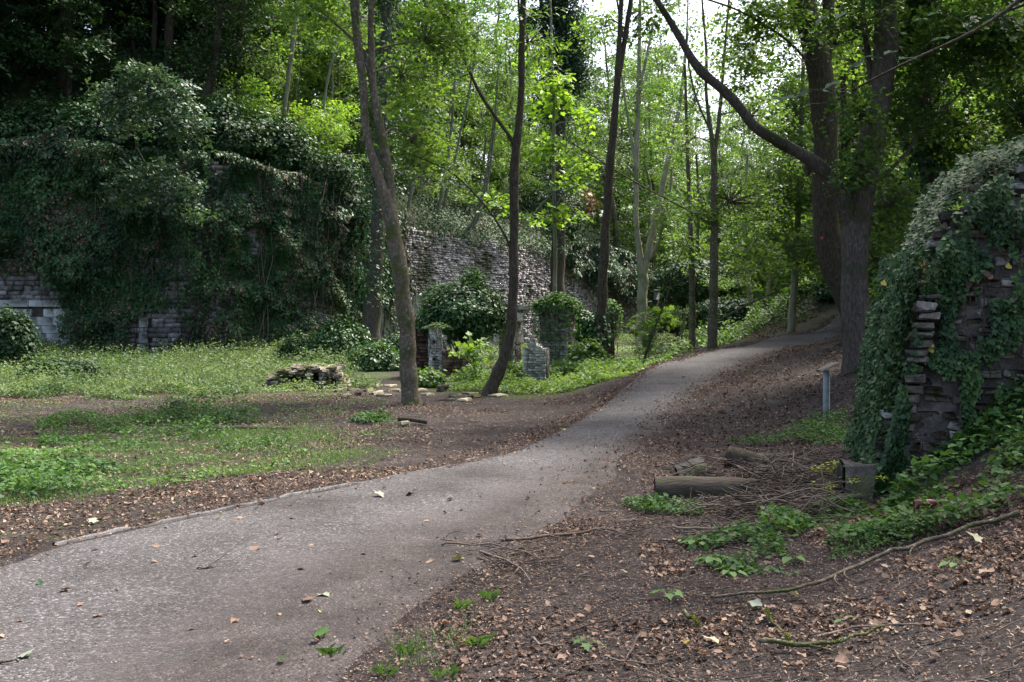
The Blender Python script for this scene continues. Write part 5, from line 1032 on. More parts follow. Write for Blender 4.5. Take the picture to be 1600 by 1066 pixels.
nr = ey * 1.0 + Z3 * .55 + rng.normal(size=(n, 3)) * .42 - ex * edge[:, None] * .8
tone = np.clip((fbm(s, z, 2.2, 85) - .2) * 1.4 + rng.normal(size=n) * .28 - .05, 0, 1)
Vl = Bag(); Vl.add(*leaves('ivy', P, nr, .049 * (.35 + 1.0 * rng.random(n) ** 1.4), tone, rng, dirn=np.array([0, 0, -1.0])))
# left flank and crown of the mound
n = 13000; d = rng.random(n) * 2.2; z = 2.4 * rng.random(n) ** .8; P = org + ex * (-.26 - .22 * rng.random(n) * (.1 + 1.4 * fbm(d, z, 2.5, 86)) + z * .19)[:, None] - ey * d[:, None] + Z3 * z[:, None] - (org + Z3 * 3)
Vl.add(*leaves('ivy', P, -ex + Z3 * .5 + ey * .3 + rng.normal(size=(n, 3)) * .45, .05 * (.5 + .8 * rng.random(n)), rng.random(n) * .7, rng, dirn=np.array([0, 0, -1.0])))
n = 24000; s = rng.uniform(.15, 4.6, n); d = rng.random(n) * 2.3; tops = np.array([rtop(q) for q in s]) + .12 * np.sin(np.clip(d / 2.3, 0, 1) * 3.1); P = org + ex * s[:, None] - ey * (d + .25)[:, None] + Z3 * (tops + .75 * rng.random(n) * np.clip(fbm(s, d, 2.1, 87, 3) - .3, 0, 1))[:, None] - (org + Z3 * 3)
Vl.add(*leaves('ivy', P, Z3 + ey * .4 - ex * .3 + rng.normal(size=(n, 3)) * .35, .056 * (.5 + .8 * rng.random(n)), rng.random(n) * .8, rng))
Vl.obj('leaves', 'ruin_ivy', root)
sb = Bag()
for k in range(90):
    s0 = rng.uniform(.1, 4.4); z1 = rtop(s0) * rng.uniform(.55, 1); z0 = z1 * rng.uniform(.05, .6); zz = np.linspace(z1, z0, 14); ss = s0 + np.cumsum(rng.normal(size=14)) * .022
    P = face_pt(ss + .03 * np.sin(zz * 7 + k), zz, .03 + .05 * rng.random(14)) - (org + Z3 * 3); V_, F_ = tube(P, np.linspace(.006, .002, 14) * rng.uniform(.5, 1.4), 4, rng=rng); sb.add(V_, F_, rng.random() * .6)
sb.obj('stem_sprays', 'twig_wood', root)
# soil, moss and dead leaves caught on ledges of the ruin
n = 420; s = rng.uniform(.2, 4.4, n); z = rng.uniform(.3, 2.2, n); g = fbm(s, z, 1.8, 91) > .5; s, z = s[g], z[g]; n = len(s)
V_, F_, A_ = leaves('curl', face_pt(s, z, .05 + .05 * rng.random(n)), ey * .7 + Z3 + rng.normal(size=(n, 3)) * .5, .06 * (.5 + rng.random(n)), rng.random(n), rng)
tag(mesh_obj('dead_leaves', V_, F_, 'dead_leaf', attrs={'v': A_}), 'dead brown leaves caught on the ledges of the stone ruin', 'leaf litter', kind='stuff')
for i, (u, v) in enumerate([(1441, 408), (1460, 415), (1437, 423), (1576, 420), (1457, 537), (1452, 549), (1380, 446)]):
    q = min((W(u, v, y_) for y_ in np.arange(7.6, 10.2, .02)), key=lambda c_: abs((c_ - org) @ ey - (-(c_[2] - .2) * .09 + (float(fbm(np.array([(c_ - org) @ ex]), c_[2:3], 1.1, 77)[0]) - .5) * .34 + .13))); V_, F_, A_ = leaves('ivy', np.zeros((1, 3)), np.array([[0, -1., .5]]), .075, .5, rng)
    tag(mesh_obj('yellow_leaf', V_, F_, 'yellow_leaf', attrs={'v': A_}, loc=tuple(q)), ['yellow leaf in the ivy near the top of the bare stone patch', 'yellow leaf a hand to the side of the first, in the ivy', 'yellow ivy leaf low beside the pale stones of the corner', 'orange-yellow leaf caught far along the ruin face', 'upper of two yellow leaves on the bare masonry', 'lower of two yellow leaves on the bare masonry', 'yellowed leaf on the ivied left corner of the ruin'][i], 'leaf', 'yellow leaves in the ruin ivy')

# ------------------------------------------------------------------ small made things
p, ex_, ey_ = frame_at(1291, 658, -.25); root = thing('information_sign', p, 'waist-high bluish galvanised metal sign post with a slanted board', 'sign')
b = Bag(); V_, F_ = chbox((0, 0, .38), ex_, ey_, Z3, (.05, .035, .41), .006); b.add(V_, F_); b.obj('post', 'galvanised', root)
tl = rad(26); ezz = np.array([math.cos(-.25) * math.sin(-tl), math.sin(-.25) * math.sin(-tl), math.cos(tl)]); exx = np.cross(ey_, ezz) * -1; exx = unit(exx)
exx = np.array([math.cos(tl), 0, math.sin(tl)]); ezz = np.array([-math.sin(tl), 0, math.cos(tl)]); ey_ = np.array([0, 1., 0])
b = Bag(); V_, F_ = chbox(Z3 * .84, exx, ey_, ezz, (.15, .14, .010), .004); b.add(V_, F_); b.obj('board', 'sign_edge', root)
b = Bag(); V_, F_ = chbox(Z3 * .84 + ezz * .013, exx, ey_, ezz, (.138, .128, .004), .002); b.add(V_, F_); b.obj('board_face', 'sign_edge', root)
q = W(1026, 462, 48); root = thing('nest_box', q, 'small grey nest box hung high beyond the pale forked tree', 'nest box'); b = Bag()
V_, F_ = chbox((0, 0, 0), np.array([1., 0, 0]), np.array([0, 1., 0]), Z3, (.12, .1, .2), .01); b.add(V_, F_); b.obj('box', 'box_wood', root)
b = Bag(); V_, F_ = chbox((0, -.03, .225), np.array([1., 0, 0]), np.array([0, 1., -.25]), Z3, (.14, .14, .015), .004); b.add(V_, F_); b.obj('roof', 'sign_edge', root)
b = Bag(); V_, F_ = tube([(.0, .1, -1.6), (0, .1, -.2), (.02, .11, .3)], [.05, .045, .04], 6); b.add(V_, F_); V_, F_ = tube([(.0, .1, -4.2), (0, .1, -1.6)], [.06, .05], 6); b.add(V_, F_); b.obj('pole', 'dark_bark', root)
q = W(1284, 372, YH - .52); b = Bag(); V_, F_ = chbox((0, 0, 0), np.array([1., 0, 0]), np.array([0, 1., 0]), Z3, (.03, .008, .028), .004); b.add(V_, F_)
o = b.obj('red_tag', 'red'); o.location = tuple(q); tag(o, 'small red marker tag fixed on the dark trunk behind the huge tree', 'tag')
p = hit(1446, 797); root = thing('bottle', p, 'brown glass bottle lying half hidden in the weeds below the ruin', 'bottle'); b = Bag()
V_, F_ = tube([(-.09, 0, .04), (-.085, 0, .04), (.03, 0, .05), (.06, 0, .055), (.09, 0, .058), (.13, 0, .06)], [.025, .036, .036, .028, .014, .013], 14); b.add(V_, F_); b.obj('body', 'bottle', root, smooth=True)
# dark stick leaning up over the path bank
p = hit(1003, 572); q0 = W(1003, 572, p[1]); T = np.array([(*(W(u, v, p[1] - .2 * i) - q0), r) for i, (u, v, r) in enumerate([(1003, 574, .028), (1018, 525, .024), (1032, 490, .02), (1045, 455, .018), (1050, 430, .015), (1062, 400, .012), (1080, 370, .008)])])
b = Bag(); V_, F_ = tube(T[:, :3], T[:, 3], 7); b.add(V_, F_); o = b.obj('leaning_branch', 'dark_bark', smooth=True); o.location = tuple(q0); tag(o, 'long thin dark dead branch leaning up beside the path bend', 'branch')
# kerb along the left of the path
kp = np.array([hit(u, v)[:2] for u, v in [(86, 853), (160, 836), (240, 820), (310, 806), (372, 793), (440, 779), (520, 763), (600, 748), (680, 733), (742, 715)]]); kp = resample(kp, 260)
dk = np.gradient(kp, axis=0); dk /= np.hypot(*dk.T)[:, None]; nk = np.column_stack([-dk[:, 1], dk[:, 0]])
zk = gz(kp[:, 0], kp[:, 1], True); prof = [(-.028, -.05), (-.026, .010), (-.016, .017), (.016, .016), (.026, .008), (.028, -.05)]
wv = (vnoise(np.arange(260) * .09, np.zeros(260)) - .5); vis = np.clip((vnoise(np.arange(260) * .05, np.ones(260) * 4) - .3) * .09, -.03, .008)
V_ = np.stack([np.column_stack([kp + nk * (a + wv[:, None] * .03), zk + c_ + vis]) for a, c_ in prof], 1); i = np.arange(260 * 6).reshape(260, 6)
Fk = np.stack([i[:-1, :-1], i[1:, :-1], i[1:, 1:], i[:-1, 1:]], -1).reshape(-1, 4)
tag(mesh_obj('kerb', V_.reshape(-1, 3), Fk, 'kerb'), kind='structure')

# ------------------------------------------------------------------ sticks and branches on the ground
def ground_branch(name, label, pts, w0, mat='twig_wood', moss=False, forks=2, seed=0, cat='branch', group=None, lift=.02, w1=None):
    rng = np.random.default_rng(seed + 900); P = np.array([hit(u, v) for u, v in pts]); P = smooth_track(P, 2); P[:, 2] = gz(P[:, 0], P[:, 1]) + lift + w0 * .8
    P[:, 2] += (vnoise(np.arange(len(P)) * .5, np.full(len(P), float(seed))) - .3) * .03
    base = P[0].copy(); root = thing(name, base, label, cat, group); b = Bag(); r = np.linspace(w0, w1 or w0 * .45, len(P)); V_, F_ = tube(P - base, r, 7, .08, rng); b.add(V_, F_, rng.random()); b.obj('stem', mat, root, smooth=True)
    for k in range(forks):
        j = rng.integers(len(P) // 4, len(P) - 2); d = P[j + 1] - P[j]; d = unit(d); sd_ = np.array([-d[1], d[0], .25]) * rng.choice([-1, 1]); L_ = rng.uniform(.12, .35)
        q = np.array([P[j], P[j] + (d + sd_ * .6) * L_ * .5, P[j] + (d * 1.1 + sd_) * L_]); q[:, 2] = np.maximum(q[:, 2], gz(q[:, 0], q[:, 1]) + .008); q = smooth_track(q - base, 1)
        b = Bag(); V_, F_ = tube(q, np.linspace(w0 * .45, w0 * .15, len(q)), 5, rng=rng); b.add(V_, F_, rng.random()); b.obj('side_twig', mat, root, smooth=True)
    if moss:
        n = 900; j = rng.integers(0, len(P), n); th = rng.random(n) * 3.1; d = unit(np.gradient(P, axis=0))[j]; sd_ = unit(np.cross(d, Z3)); g = fbm(P[j, 0] * 9, P[j, 1] * 9, 1, 5) > .45
        q = (P[j] + (rng.random((n, 1)) - .5) * .03 * d + (sd_ * np.cos(th)[:, None] + Z3 * np.sin(th)[:, None]) * (r[j] * 1.02)[:, None] - base)[g]
        V_, F_, A_ = leaves('chip', q, Z3 + rng.normal(size=(len(q), 3)), .012, rng.random(len(q)), rng); mesh_obj('moss_clumps', V_, F_, 'moss', root, {'v': A_})
    return root
GB = [('long crooked mossy branch running down the weedy bank below the ruin', [(1592, 812), (1530, 830), (1450, 856), (1400, 872), (1350, 888), (1300, 918), (1240, 931), (1170, 940), (1110, 946)], .017, 'bark', False, 5),
      ('stout branch crusted with yellow-green moss lying on the leaf litter', [(1188, 1016), (1230, 1021), (1280, 1022), (1310, 1018), (1350, 1008), (1382, 996)], .014, 'bark', True, 1),
      ('thin bare grey stick just above the moss-crusted branch', [(1284, 1006), (1310, 994), (1350, 989), (1395, 991), (1436, 992)], .007, 'twig_wood', False, 1),
      ('mossy twig slanting down to the moss-crusted branch', [(1198, 970), (1212, 988), (1232, 1010)], .009, 'bark', True, 0),
      ('broken mossy stub pair lying left of the bank branch', [(1068, 968), (1080, 978), (1090, 988)], .014, 'bark', True, 0),
      ('long bent brown branch lying across the dirt edge of the path', [(790, 852), (850, 847), (905, 839), (945, 836), (988, 841)], .014, 'twig_wood', False, 3),
      ('thin pale stick lying across the path edge with its tip on the gravel', [(690, 858), (730, 856), (790, 862), (840, 880), (885, 884)], .008, 'twig_wood', False, 4),
      ('fan of twigs at the path edge', [(750, 870), (790, 885), (815, 897), (828, 918)], .010, 'twig_wood', False, 4),
      ('curved twig on the dirt below the long bent branch', [(745, 880), (790, 890), (830, 888), (880, 880)], .006, 'twig_wood', False, 3),
      ('dark stick lying on the litter below the bent branch', [(1050, 830), (1110, 835), (1180, 826)], .012, 'twig_wood', False, 2),
      ('brown stick poking out of the twig heap towards the stone block', [(1250, 805), (1290, 792), (1330, 784), (1370, 778)], .02, 'log_wood', False, 1),
      ('short black twig at the lower corner of the path', [(-10, 1048), (14, 1046), (30, 1043)], .008, 'dark_bark', False, 0),
      ('small forked twig on the gravel', [(308, 897), (326, 895), (342, 890)], .006, 'twig_wood', False, 1),
      ('thin dark twig lying on the soil left of the moss-crusted branch', [(895, 996), (930, 988), (960, 972), (963, 962)], .006, 'dark_bark', False, 1),
      ('brown stick low on the litter beside the maple seedling', [(830, 1012), (850, 1020), (880, 1022)], .008, 'twig_wood', False, 0),
      ('long thin twig under the maple seedling', [(938, 1040), (985, 1040), (1036, 1046)], .005, 'twig_wood', False, 1),
      ('brown twig near the yellow leaf on the bare soil', [(890, 918), (905, 908), (925, 901)], .008, 'twig_wood', False, 1),
      ('pale twig in the litter by the lime-green leaf', [(1000, 1000), (990, 1020), (978, 1050)], .007, 'twig_wood', False, 0),
      ('thin twig lying on the dark bank near the corner', [(1395, 1032), (1410, 1045), (1430, 1062)], .006, 'twig_wood', False, 0)]
for i, (lab, pts, w_, mt, ms, fk) in enumerate(GB): ground_branch('fallen_branch', lab, pts, w_, mt, ms, fk, i)
# brushwood heap
def heap(name, label, polypx, n, L, r, zmax, seed, kind='stuff'):
    rng = np.random.default_rng(seed); P = polyw(polypx); q = scatter_poly(P, n, rng); c = P.mean(0); b = Bag(); mx = np.hypot(*(P - c).T).max()
    for k in range(n):
        L_ = rng.uniform(*L); az = rng.normal() * .7 + (rng.random() < .35) * 1.4; el = rng.normal() * .16; d = np.array([math.cos(az) * math.cos(el), math.sin(az) * math.cos(el), math.sin(el)])
        h = zmax * max(0, 1 - np.hypot(*(q[k] - c)) / mx) ** .8 * rng.random(); m = np.array([*q[k], h]); bend = rng.normal(size=3) * L_ * .12
        pts = smooth_track([m - d * L_ / 2, m + bend, m + d * L_ / 2], 2); pts[:, 2] = gz(pts[:, 0], pts[:, 1]) + np.maximum(pts[:, 2], r) ; rr = r * rng.uniform(.4, 1.6)
        V_, F_ = tube(pts, np.linspace(rr, rr * .4, len(pts)), 4, rng=rng); b.add(V_, F_, rng.random())
        if rng.random() < .5:
            j = len(pts) // 2; s2 = np.array([-d[1], d[0], .3]) * rng.choice([-1, 1]); V_, F_ = tube([pts[j], pts[j] + (d + s2) * L_ * .2], [rr * .6, rr * .2], 4, rng=rng); b.add(V_, F_, rng.random())
    return tag(b.obj(name, 'twig_wood'), label, 'brushwood', kind=kind)
heap('brushwood', 'tangled heap of thin dead twigs between the big log and the ruin', [(1190, 728), (1290, 725), (1305, 770), (1290, 815), (1200, 815), (1150, 802), (1188, 790), (1198, 760)], 700, (.25, .85), .005, .34, 501)
heap('brushwood', 'low tangle of twigs between the big log and the stone behind it', [(1050, 732), (1190, 720), (1190, 750), (1060, 755)], 170, (.2, .7), .005, .16, 506)
heap('brushwood', 'dead twigs leaning on the front of the big log', [(1060, 786), (1200, 790), (1180, 818), (1090, 802)], 130, (.2, .7), .005, .14, 507)
heap('brushwood', 'loose twigs scattered on the litter round the twig heap', [(960, 780), (1330, 740), (1330, 830), (1180, 860), (960, 830)], 420, (.12, .5), .004, .05, 502)
heap('brushwood', 'thin broken twigs strewn over the soil and the path edge', [(700, 840), (1000, 830), (1150, 870), (1600, 900), (1600, 1066), (760, 1066)], 420, (.06, .3), .0028, .012, 503)
heap('brushwood', 'fine twigs piled on the edge of the gravel', [(720, 850), (840, 855), (900, 880), (830, 900), (760, 890)], 70, (.15, .5), .0035, .04, 504)
heap('brushwood', 'bits of twig on the clearing floor', [(0, 640), (560, 640), (800, 640), (800, 680), (600, 740), (200, 830), (0, 860)], 500, (.08, .4), .004, .02, 505)

# ------------------------------------------------------------------ leaf litter, gravel, weeds
def litter(name, label, polypx, n, size, tpl, seed, tones=(0, .85), edge=0, mat='dead_leaf', up=.55, dz=.008, world=None, jit=.35):
    rng = np.random.default_rng(seed); P = polyw(polypx) if world is None else np.array(world, float); q = scatter_poly(P, n, rng, edge); pos = on_ground(q, 0) ; s = size * (.4 + 1.1 * rng.random(n) ** 1.5)
    pos[:, 2] += dz + s * .12
    V_, F_, A_ = leaves(tpl, pos, Z3 + rng.normal(size=(n, 3)) * jit, s, tones[0] + (tones[1] - tones[0]) * rng.random(n) ** 1.2, rng)
    return tag(mesh_obj(name, V_, F_, mat, attrs={'v': A_}), label, 'leaf litter', kind='stuff')
litter('leaf_litter', 'brown and orange dead leaves covering the bank and soil in front of the ruin', [(640, 850), (1000, 800), (1320, 790), (1700, 640), (1720, 1090), (700, 1090)], 6000, .028, 'curl', 601, (0, .8), .7)
litter('leaf_litter', 'denser drift of dead leaves on the slope under the weeds', [(1000, 850), (1320, 800), (1650, 800), (1650, 960), (1300, 1000), (1000, 1000)], 1500, .036, 'curl', 602, (.2, 1), 1.3)
litter('leaf_litter', 'crumbled dark leaf bits on the soil of the right bank', [(560, 900), (1000, 790), (1700, 640), (1720, 1090), (500, 1090)], 46000, .02, 'chip', 603, (0, .95))
litter('leaf_litter', 'dead leaves carpeting the slope between the path and the sign', [(1150, 600), (1310, 540), (1340, 600), (1320, 760), (1000, 770), (1010, 700)], 5500, .045, 'curl', 604, (.0, .75))
litter('leaf_litter', 'dead leaves and crumbs on the clearing floor round the twin-stemmed tree', [(-60, 618), (500, 616), (850, 625), (1000, 600), (860, 680), (640, 740), (300, 800), (-60, 880)], 26000, .05, 'chip', 605, (0, 1.0), .9)
litter('leaf_litter', 'dead leaves along the soil verge left of the kerb', [(-60, 800), (300, 750), (640, 730), (860, 660), (1000, 590), (1060, 565), (930, 650), (760, 712), (380, 786), (80, 850), (-60, 900)], 4800, .028, 'curl', 606, (0, .85))
litter('leaf_litter', 'leaf crumbs blown over the gravel of the path', [(-60, 900), (400, 790), (760, 715), (1000, 600), (1200, 535), (1300, 530), (1100, 620), (960, 740), (560, 900), (480, 1090), (-60, 1090)], 6500, .017, 'curl', 607, (0, .9))
litter('leaf_litter', 'leaf litter on the wooded rise behind the ruin', None, 16000, .10, 'chip', 608, (0, .7), world=[(5.2, 14), (7, 22), (10, 29), (14, 34), (24, 34), (24, 10), (9, 9)])
litter('leaf_litter', 'fine brown leaf crumbs all over the clearing floor and the bank below the path', [(-60, 618), (500, 612), (850, 618), (1000, 585), (1060, 565), (930, 650), (760, 712), (380, 786), (80, 850), (-60, 900)], 42000, .03, 'chip', 609, (0, 1))
litter('leaf_litter', 'small leaf crumbs on the soil between the path and the twig heap', [(1000, 690), (1180, 640), (1330, 700), (1330, 790), (980, 800), (700, 900), (850, 800)], 9000, .024, 'chip', 610, (0, 1))
litter('leaf_litter', 'brown leaves on the rise where the path disappears', None, 5000, .07, 'curl', 611, (0, .8), world=[(8.6, 34.5), (11, 35.6), (16, 42.5), (14, 47), (9, 42)])
rng = np.random.default_rng(620)
for lab, line, n, wd_ in (('dead leaves and crumbs drifted over the right edge of the gravel', Rc, 12000, .30), ('dead leaves and crumbs drifted over the left edge of the gravel', Lc, 6000, .16)):
    j = rng.integers(60, 520, n); q = line[j] + rng.normal(size=(n, 2)) * wd_ * (.5 + fbm(line[j, 0], line[j, 1], 1.2, 57))[:, None]; s_ = .022 * (.3 + 1.1 * rng.random(n) ** 2) * (1 + np.clip((q[:, 1] - 8) / 14, 0, 1))
    V_, F_, A_ = leaves('curl', on_ground(q, .03), Z3 + rng.normal(size=(n, 3)) * .3, s_, rng.random(n) * .9, rng)
    tag(mesh_obj('leaf_litter', V_, F_, 'dead_leaf', attrs={'v': A_}), lab, 'leaf litter', kind='stuff')
# pebbles
def pebbles(name, label, polypx, n, size, seed):
    rng = np.random.default_rng(seed); P = polyw(polypx); q = scatter_poly(P, n, rng); pos = on_ground(q, .018); s = size * (.5 + 1.5 * rng.random(n) ** 3)
    o_v = np.array([(1, 0, 0), (0, 1, 0), (-1, 0, 0), (0, -1, 0), (0, 0, .7), (0, 0, -.7)]); o_f = np.array([(0, 1, 4), (1, 2, 4), (2, 3, 4), (3, 0, 4), (1, 0, 5), (2, 1, 5), (3, 2, 5), (0, 3, 5)])
    j = .6 + .8 * rng.random((n, 6, 3)); th = rng.random(n) * 6.28; V_ = o_v[None] * j * s[:, None, None]; x = V_[..., 0] * np.cos(th)[:, None] - V_[..., 1] * np.sin(th)[:, None]; y = V_[..., 0] * np.sin(th)[:, None] + V_[..., 1] * np.cos(th)[:, None]
    V_ = np.stack([x, y, V_[..., 2]], -1) + pos[:, None]; F_ = (o_f[None] + (np.arange(n) * 6)[:, None, None]).reshape(-1, 3)
    return tag(mesh_obj(name, V_.reshape(-1, 3), F_, 'pebble', attrs={'v': np.repeat(rng.random(n), 6)}), label, 'gravel', kind='stuff')
pebbles('gravel', 'loose grey stone chips on the near part of the path', [(-80, 900), (370, 796), (760, 716), (960, 740), (640, 900), (560, 1100), (-80, 1100)], 16000, .0042, 701)
pebbles('gravel', 'small pale stones scattered over the near soil', [(480, 900), (900, 800), (1400, 850), (1600, 900), (1600, 1080), (460, 1080)], 4000, .004, 702)
pebbles('gravel', 'loose stone chips on the rising part of the path', [(760, 716), (900, 655), (1010, 575), (1200, 531), (1300, 510), (1300, 532), (1140, 594), (1050, 660), (960, 740)], 9000, .007, 703)
# weeds and grass
def weeds(name, label, polypx, n, size, hgt, tpl, mat, seed, edge=.9, world=None, tones=(0, 1), nsp=.45, kind='stuff'):
    rng = np.random.default_rng(seed); P = polyw(polypx) if world is None else np.array(world, float); q = scatter_poly(P, n, rng, edge); pos = on_ground(q)
    hh = hgt * (.15 + 4.5 * np.clip(fbm(q[:, 0], q[:, 1], 1.3, 55, 3) - .3, 0, .5)) * rng.random(n) ** .7; pos[:, 2] += hh + .01
    tone = np.clip(tones[0] + (tones[1] - tones[0]) * ((fbm(q[:, 0], q[:, 1], .7, 56) - .5) * 2.2 + .48 + rng.normal(size=n) * .2), 0, 1)
    V_, F_, A_ = leaves(tpl, pos, Z3 + rng.normal(size=(n, 3)) * nsp, size * (.5 + rng.random(n)), tone, rng); b = Bag(); b.add(V_, F_, A_)
    return tag(b.obj(name, mat), label, 'weeds', kind=kind)
def grass(name, label, polypx, n, L, w_, mat, seed, edge=.9, tones=(0, 1)):
    rng = np.random.default_rng(seed); P = polyw(polypx); q = scatter_poly(P, n, rng, edge); pos = on_ground(q, -.01); az = rng.random(n) * 6.28; ln = L * (.4 + .9 * rng.random(n)); lean = rng.uniform(.1, .9, n)
    h = np.column_stack([np.cos(az), np.sin(az), np.zeros(n)]); s = np.column_stack([-np.sin(az), np.cos(az), np.zeros(n)]) * w_
    p1 = pos + h * (ln * lean * .25)[:, None] + Z3 * (ln * .6)[:, None]; p2 = pos + h * (ln * lean * .8)[:, None] + Z3 * (ln * (1 - .35 * lean))[:, None]
    V_ = np.stack([pos - s, pos + s, p1 + s * .8, p1 - s * .8, p2], 1); F_ = (np.array([(0, 1, 2), (0, 2, 3), (3, 2, 4)])[None] + (np.arange(n) * 5)[:, None, None]).reshape(-1, 3)
    return tag(mesh_obj(name, V_.reshape(-1, 3), F_, mat, attrs={'v': np.repeat(tones[0] + (tones[1] - tones[0]) * rng.random(n), 5)}), label, 'grass', kind='stuff')
lawn = [(-100, 690), (150, 684), (300, 670), (470, 666), (590, 698), (520, 728), (330, 752), (190, 772), (-100, 806)]
grass('grass', 'short green grass and seedlings in the near clearing', lawn, 19000, .06, .0028, 'grass_blade', 801, 1.3)
grass('grass', 'pale seeding grass stalks standing in the meadow', [(-120, 562), (560, 560), (560, 600), (300, 616), (-120, 606)], 6000, .5, .004, 'meadow_leaf', 822, 0, (.1, .7))
grass('grass', 'thin grass edging the patchy turf of the clearing', [(300, 650), (480, 655), (640, 705), (560, 740), (300, 740)], 7000, .055, .0026, 'grass_blade', 802, .8)
weeds('ground_weeds', 'broad-leaved low weeds mixed through the near grass', [(-100, 690), (150, 690), (330, 684), (520, 700), (430, 735), (190, 772), (-100, 800)], 4500, .034, .07, 'heart', 'weed_leaf', 803, 1.1)
weeds('ground_weeds', 'taller nettle-like weeds at the left end of the near grass', [(-100, 720), (120, 715), (230, 735), (160, 772), (-100, 800)], 2800, .045, .12, 'heart', 'weed_leaf', 804, 1.2)
weeds('ground_weeds', 'weeds round the rotten stump', [(205, 650), (280, 636), (390, 640), (410, 662), (300, 668), (215, 664)], 2400, .05, .2, 'oval', 'weed_leaf', 805, 1.2, tones=(0, .5))
weeds('ground_weeds', 'small weed clump right of the thin half-buried log', [(545, 660), (570, 650), (610, 652), (590, 664)], 700, .07, .2, 'oval', 'weed_leaf', 806, 0, tones=(0, .4))
weeds('ground_weeds', 'thin sprinkling of small weeds on the bare clearing floor', [(-60, 622), (600, 626), (640, 690), (300, 690), (-60, 690)], 5000, .04, .09, 'oval', 'meadow_leaf', 824, 1.8, tones=(0, .6))
weeds('ground_weeds', 'scattered weeds between the stump and the left edge', [(60, 660), (180, 650), (330, 655), (460, 660), (300, 690), (60, 700)], 5200, .05, .14, 'oval', 'weed_leaf', 807, 1.4, tones=(0, .6))
weeds('meadow', 'pale green nettles and herbs filling the meadow below the rampart', [(-120, 560), (560, 556), (590, 575), (480, 612), (330, 620), (120, 616), (-120, 608)], 46000, .07, .4, 'oval', 'meadow_leaf', 808, 0, nsp=.5, tones=(0, .75))
weeds('meadow', 'low bright herbs along the front of the meadow', [(-60, 608), (300, 600), (560, 594), (600, 612), (430, 628), (180, 626), (-60, 622)], 22000, .06, .16, 'oval', 'meadow_leaf', 809, 1.0)
weeds('meadow', 'taller meadow herbs close against the rampart foot', [(-120, 553), (540, 553), (540, 566), (-120, 566)], 22000, .10, .42, 'oval', 'meadow_leaf', 810, .6, tones=(0, .8))
weeds('ground_weeds', 'bright young weeds around the brick ruins', RW0 := [(640, 575), (1080, 555), (990, 586), (870, 618), (790, 616), (650, 606)], 22000, .075, .2, 'oval', 'maple_leaf', 811, .9, tones=(.2, 1))
weeds('ground_weeds', 'low herbs along the foot of the long grey wall', None, 30000, .11, .25, 'oval', 'meadow_leaf', 812, .5, world=[(-6.5, 40), (2, 40), (8, 42), (11, 60), (12, 76), (10, 78), (-6, 48.5)])
weeds('ground_weeds', 'scrubby ground cover beyond the crest of the path', None, 26000, .16, .5, 'oval', 'wood_leaf', 813, .5, world=[(7, 38), (10.5, 38), (16, 46), (22, 56), (26, 84), (14, 84), (11, 60)])
weeds('ground_weeds', 'bright broad-leaved weeds spreading down the bank from the ruin foot', [(1190, 830), (1330, 790), (1480, 735), (1620, 640), (1640, 770), (1480, 832), (1330, 860), (1180, 850)], 3600, .042, .10, 'heart', 'weed_leaf', 814, 2.0, tones=(0, .7))
weeds('ground_weeds', 'small-leaved darker ground cover in the middle of the bank', [(1290, 850), (1370, 820), (1450, 800), (1470, 840), (1400, 866), (1300, 880)], 1900, .026, .06, 'oval', 'weed_leaf', 815, 0, tones=(0, .45))
weeds('ground_weeds', 'low plants dotted over the rise where the path disappears', None, 5000, .10, .4, 'oval', 'wood_leaf', 823, 1.0, world=[(8.6, 35), (10.8, 36.2), (15, 43), (13, 47), (8, 42)])
weeds('ground_weeds', 'low weeds in front of the big log', [(965, 790), (1030, 786), (1105, 796), (1095, 812), (1000, 806)], 700, .036, .05, 'heart', 'weed_leaf', 816, 0, tones=(0, .35))
weeds('ground_weeds', 'sparse weed sprigs running down the litter', [(1060, 850), (1200, 830), (1250, 900), (1130, 910)], 900, .036, .05, 'heart', 'weed_leaf', 817, 2.2, tones=(0, .5))
weeds('ground_weeds', 'blue-green low weeds at the foot of the sign', [(1150, 700), (1235, 665), (1320, 650), (1330, 700), (1240, 695)], 2600, .045, .12, 'oval', 'weed_leaf', 818, .9, tones=(0, .3))
weeds('ground_weeds', 'weeds against the foot of the stone ruin', [(1330, 800), (1400, 740), (1500, 700), (1620, 620), (1640, 700), (1500, 760), (1400, 800)], 3000, .05, .22, 'heart', 'weed_leaf', 819, 1.0, tones=(0, .8))
grass('grass', 'tiny grass tufts on the bare soil by the path', [(600, 1000), (700, 990), (760, 960), (700, 1040), (620, 1050)], 260, .07, .002, 'grass_blade', 820, 0)
for i, (u, v) in enumerate([(637, 1024), (720, 955), (745, 1012), (690, 1060), (600, 1060), (520, 1030), (1150, 690), (765, 940)]):
    p = hit(u, v); rng = np.random.default_rng(830 + i); n = 26; az = rng.random(n) * 6.28; L_ = rng.uniform(.03, .085, n); h = np.column_stack([np.cos(az), np.sin(az), np.zeros(n)]); s = np.column_stack([-np.sin(az), np.cos(az), np.zeros(n)]) * .0018; o0 = rng.normal(size=(n, 3)) * .025 * np.array([1, 1, 0])
    V_ = np.stack([o0 - s, o0 + s, o0 + h * (L_ * .4)[:, None] + Z3 * (L_ * .7)[:, None], o0 + h * (L_ * .9)[:, None] + Z3 * (L_ * .8)[:, None]], 1); F_ = (np.array([(0, 1, 2), (0, 2, 3)])[None] + (np.arange(n) * 4)[:, None, None]).reshape(-1, 3)
    tag(mesh_obj('grass_tuft', V_.reshape(-1, 3), F_, 'grass_blade', attrs={'v': np.repeat(rng.random(n), 4)}, loc=tuple(p)), 'tiny grass tuft growing out of the bare soil beside the gravel', 'grass tuft', 'grass tufts on the bare soil')

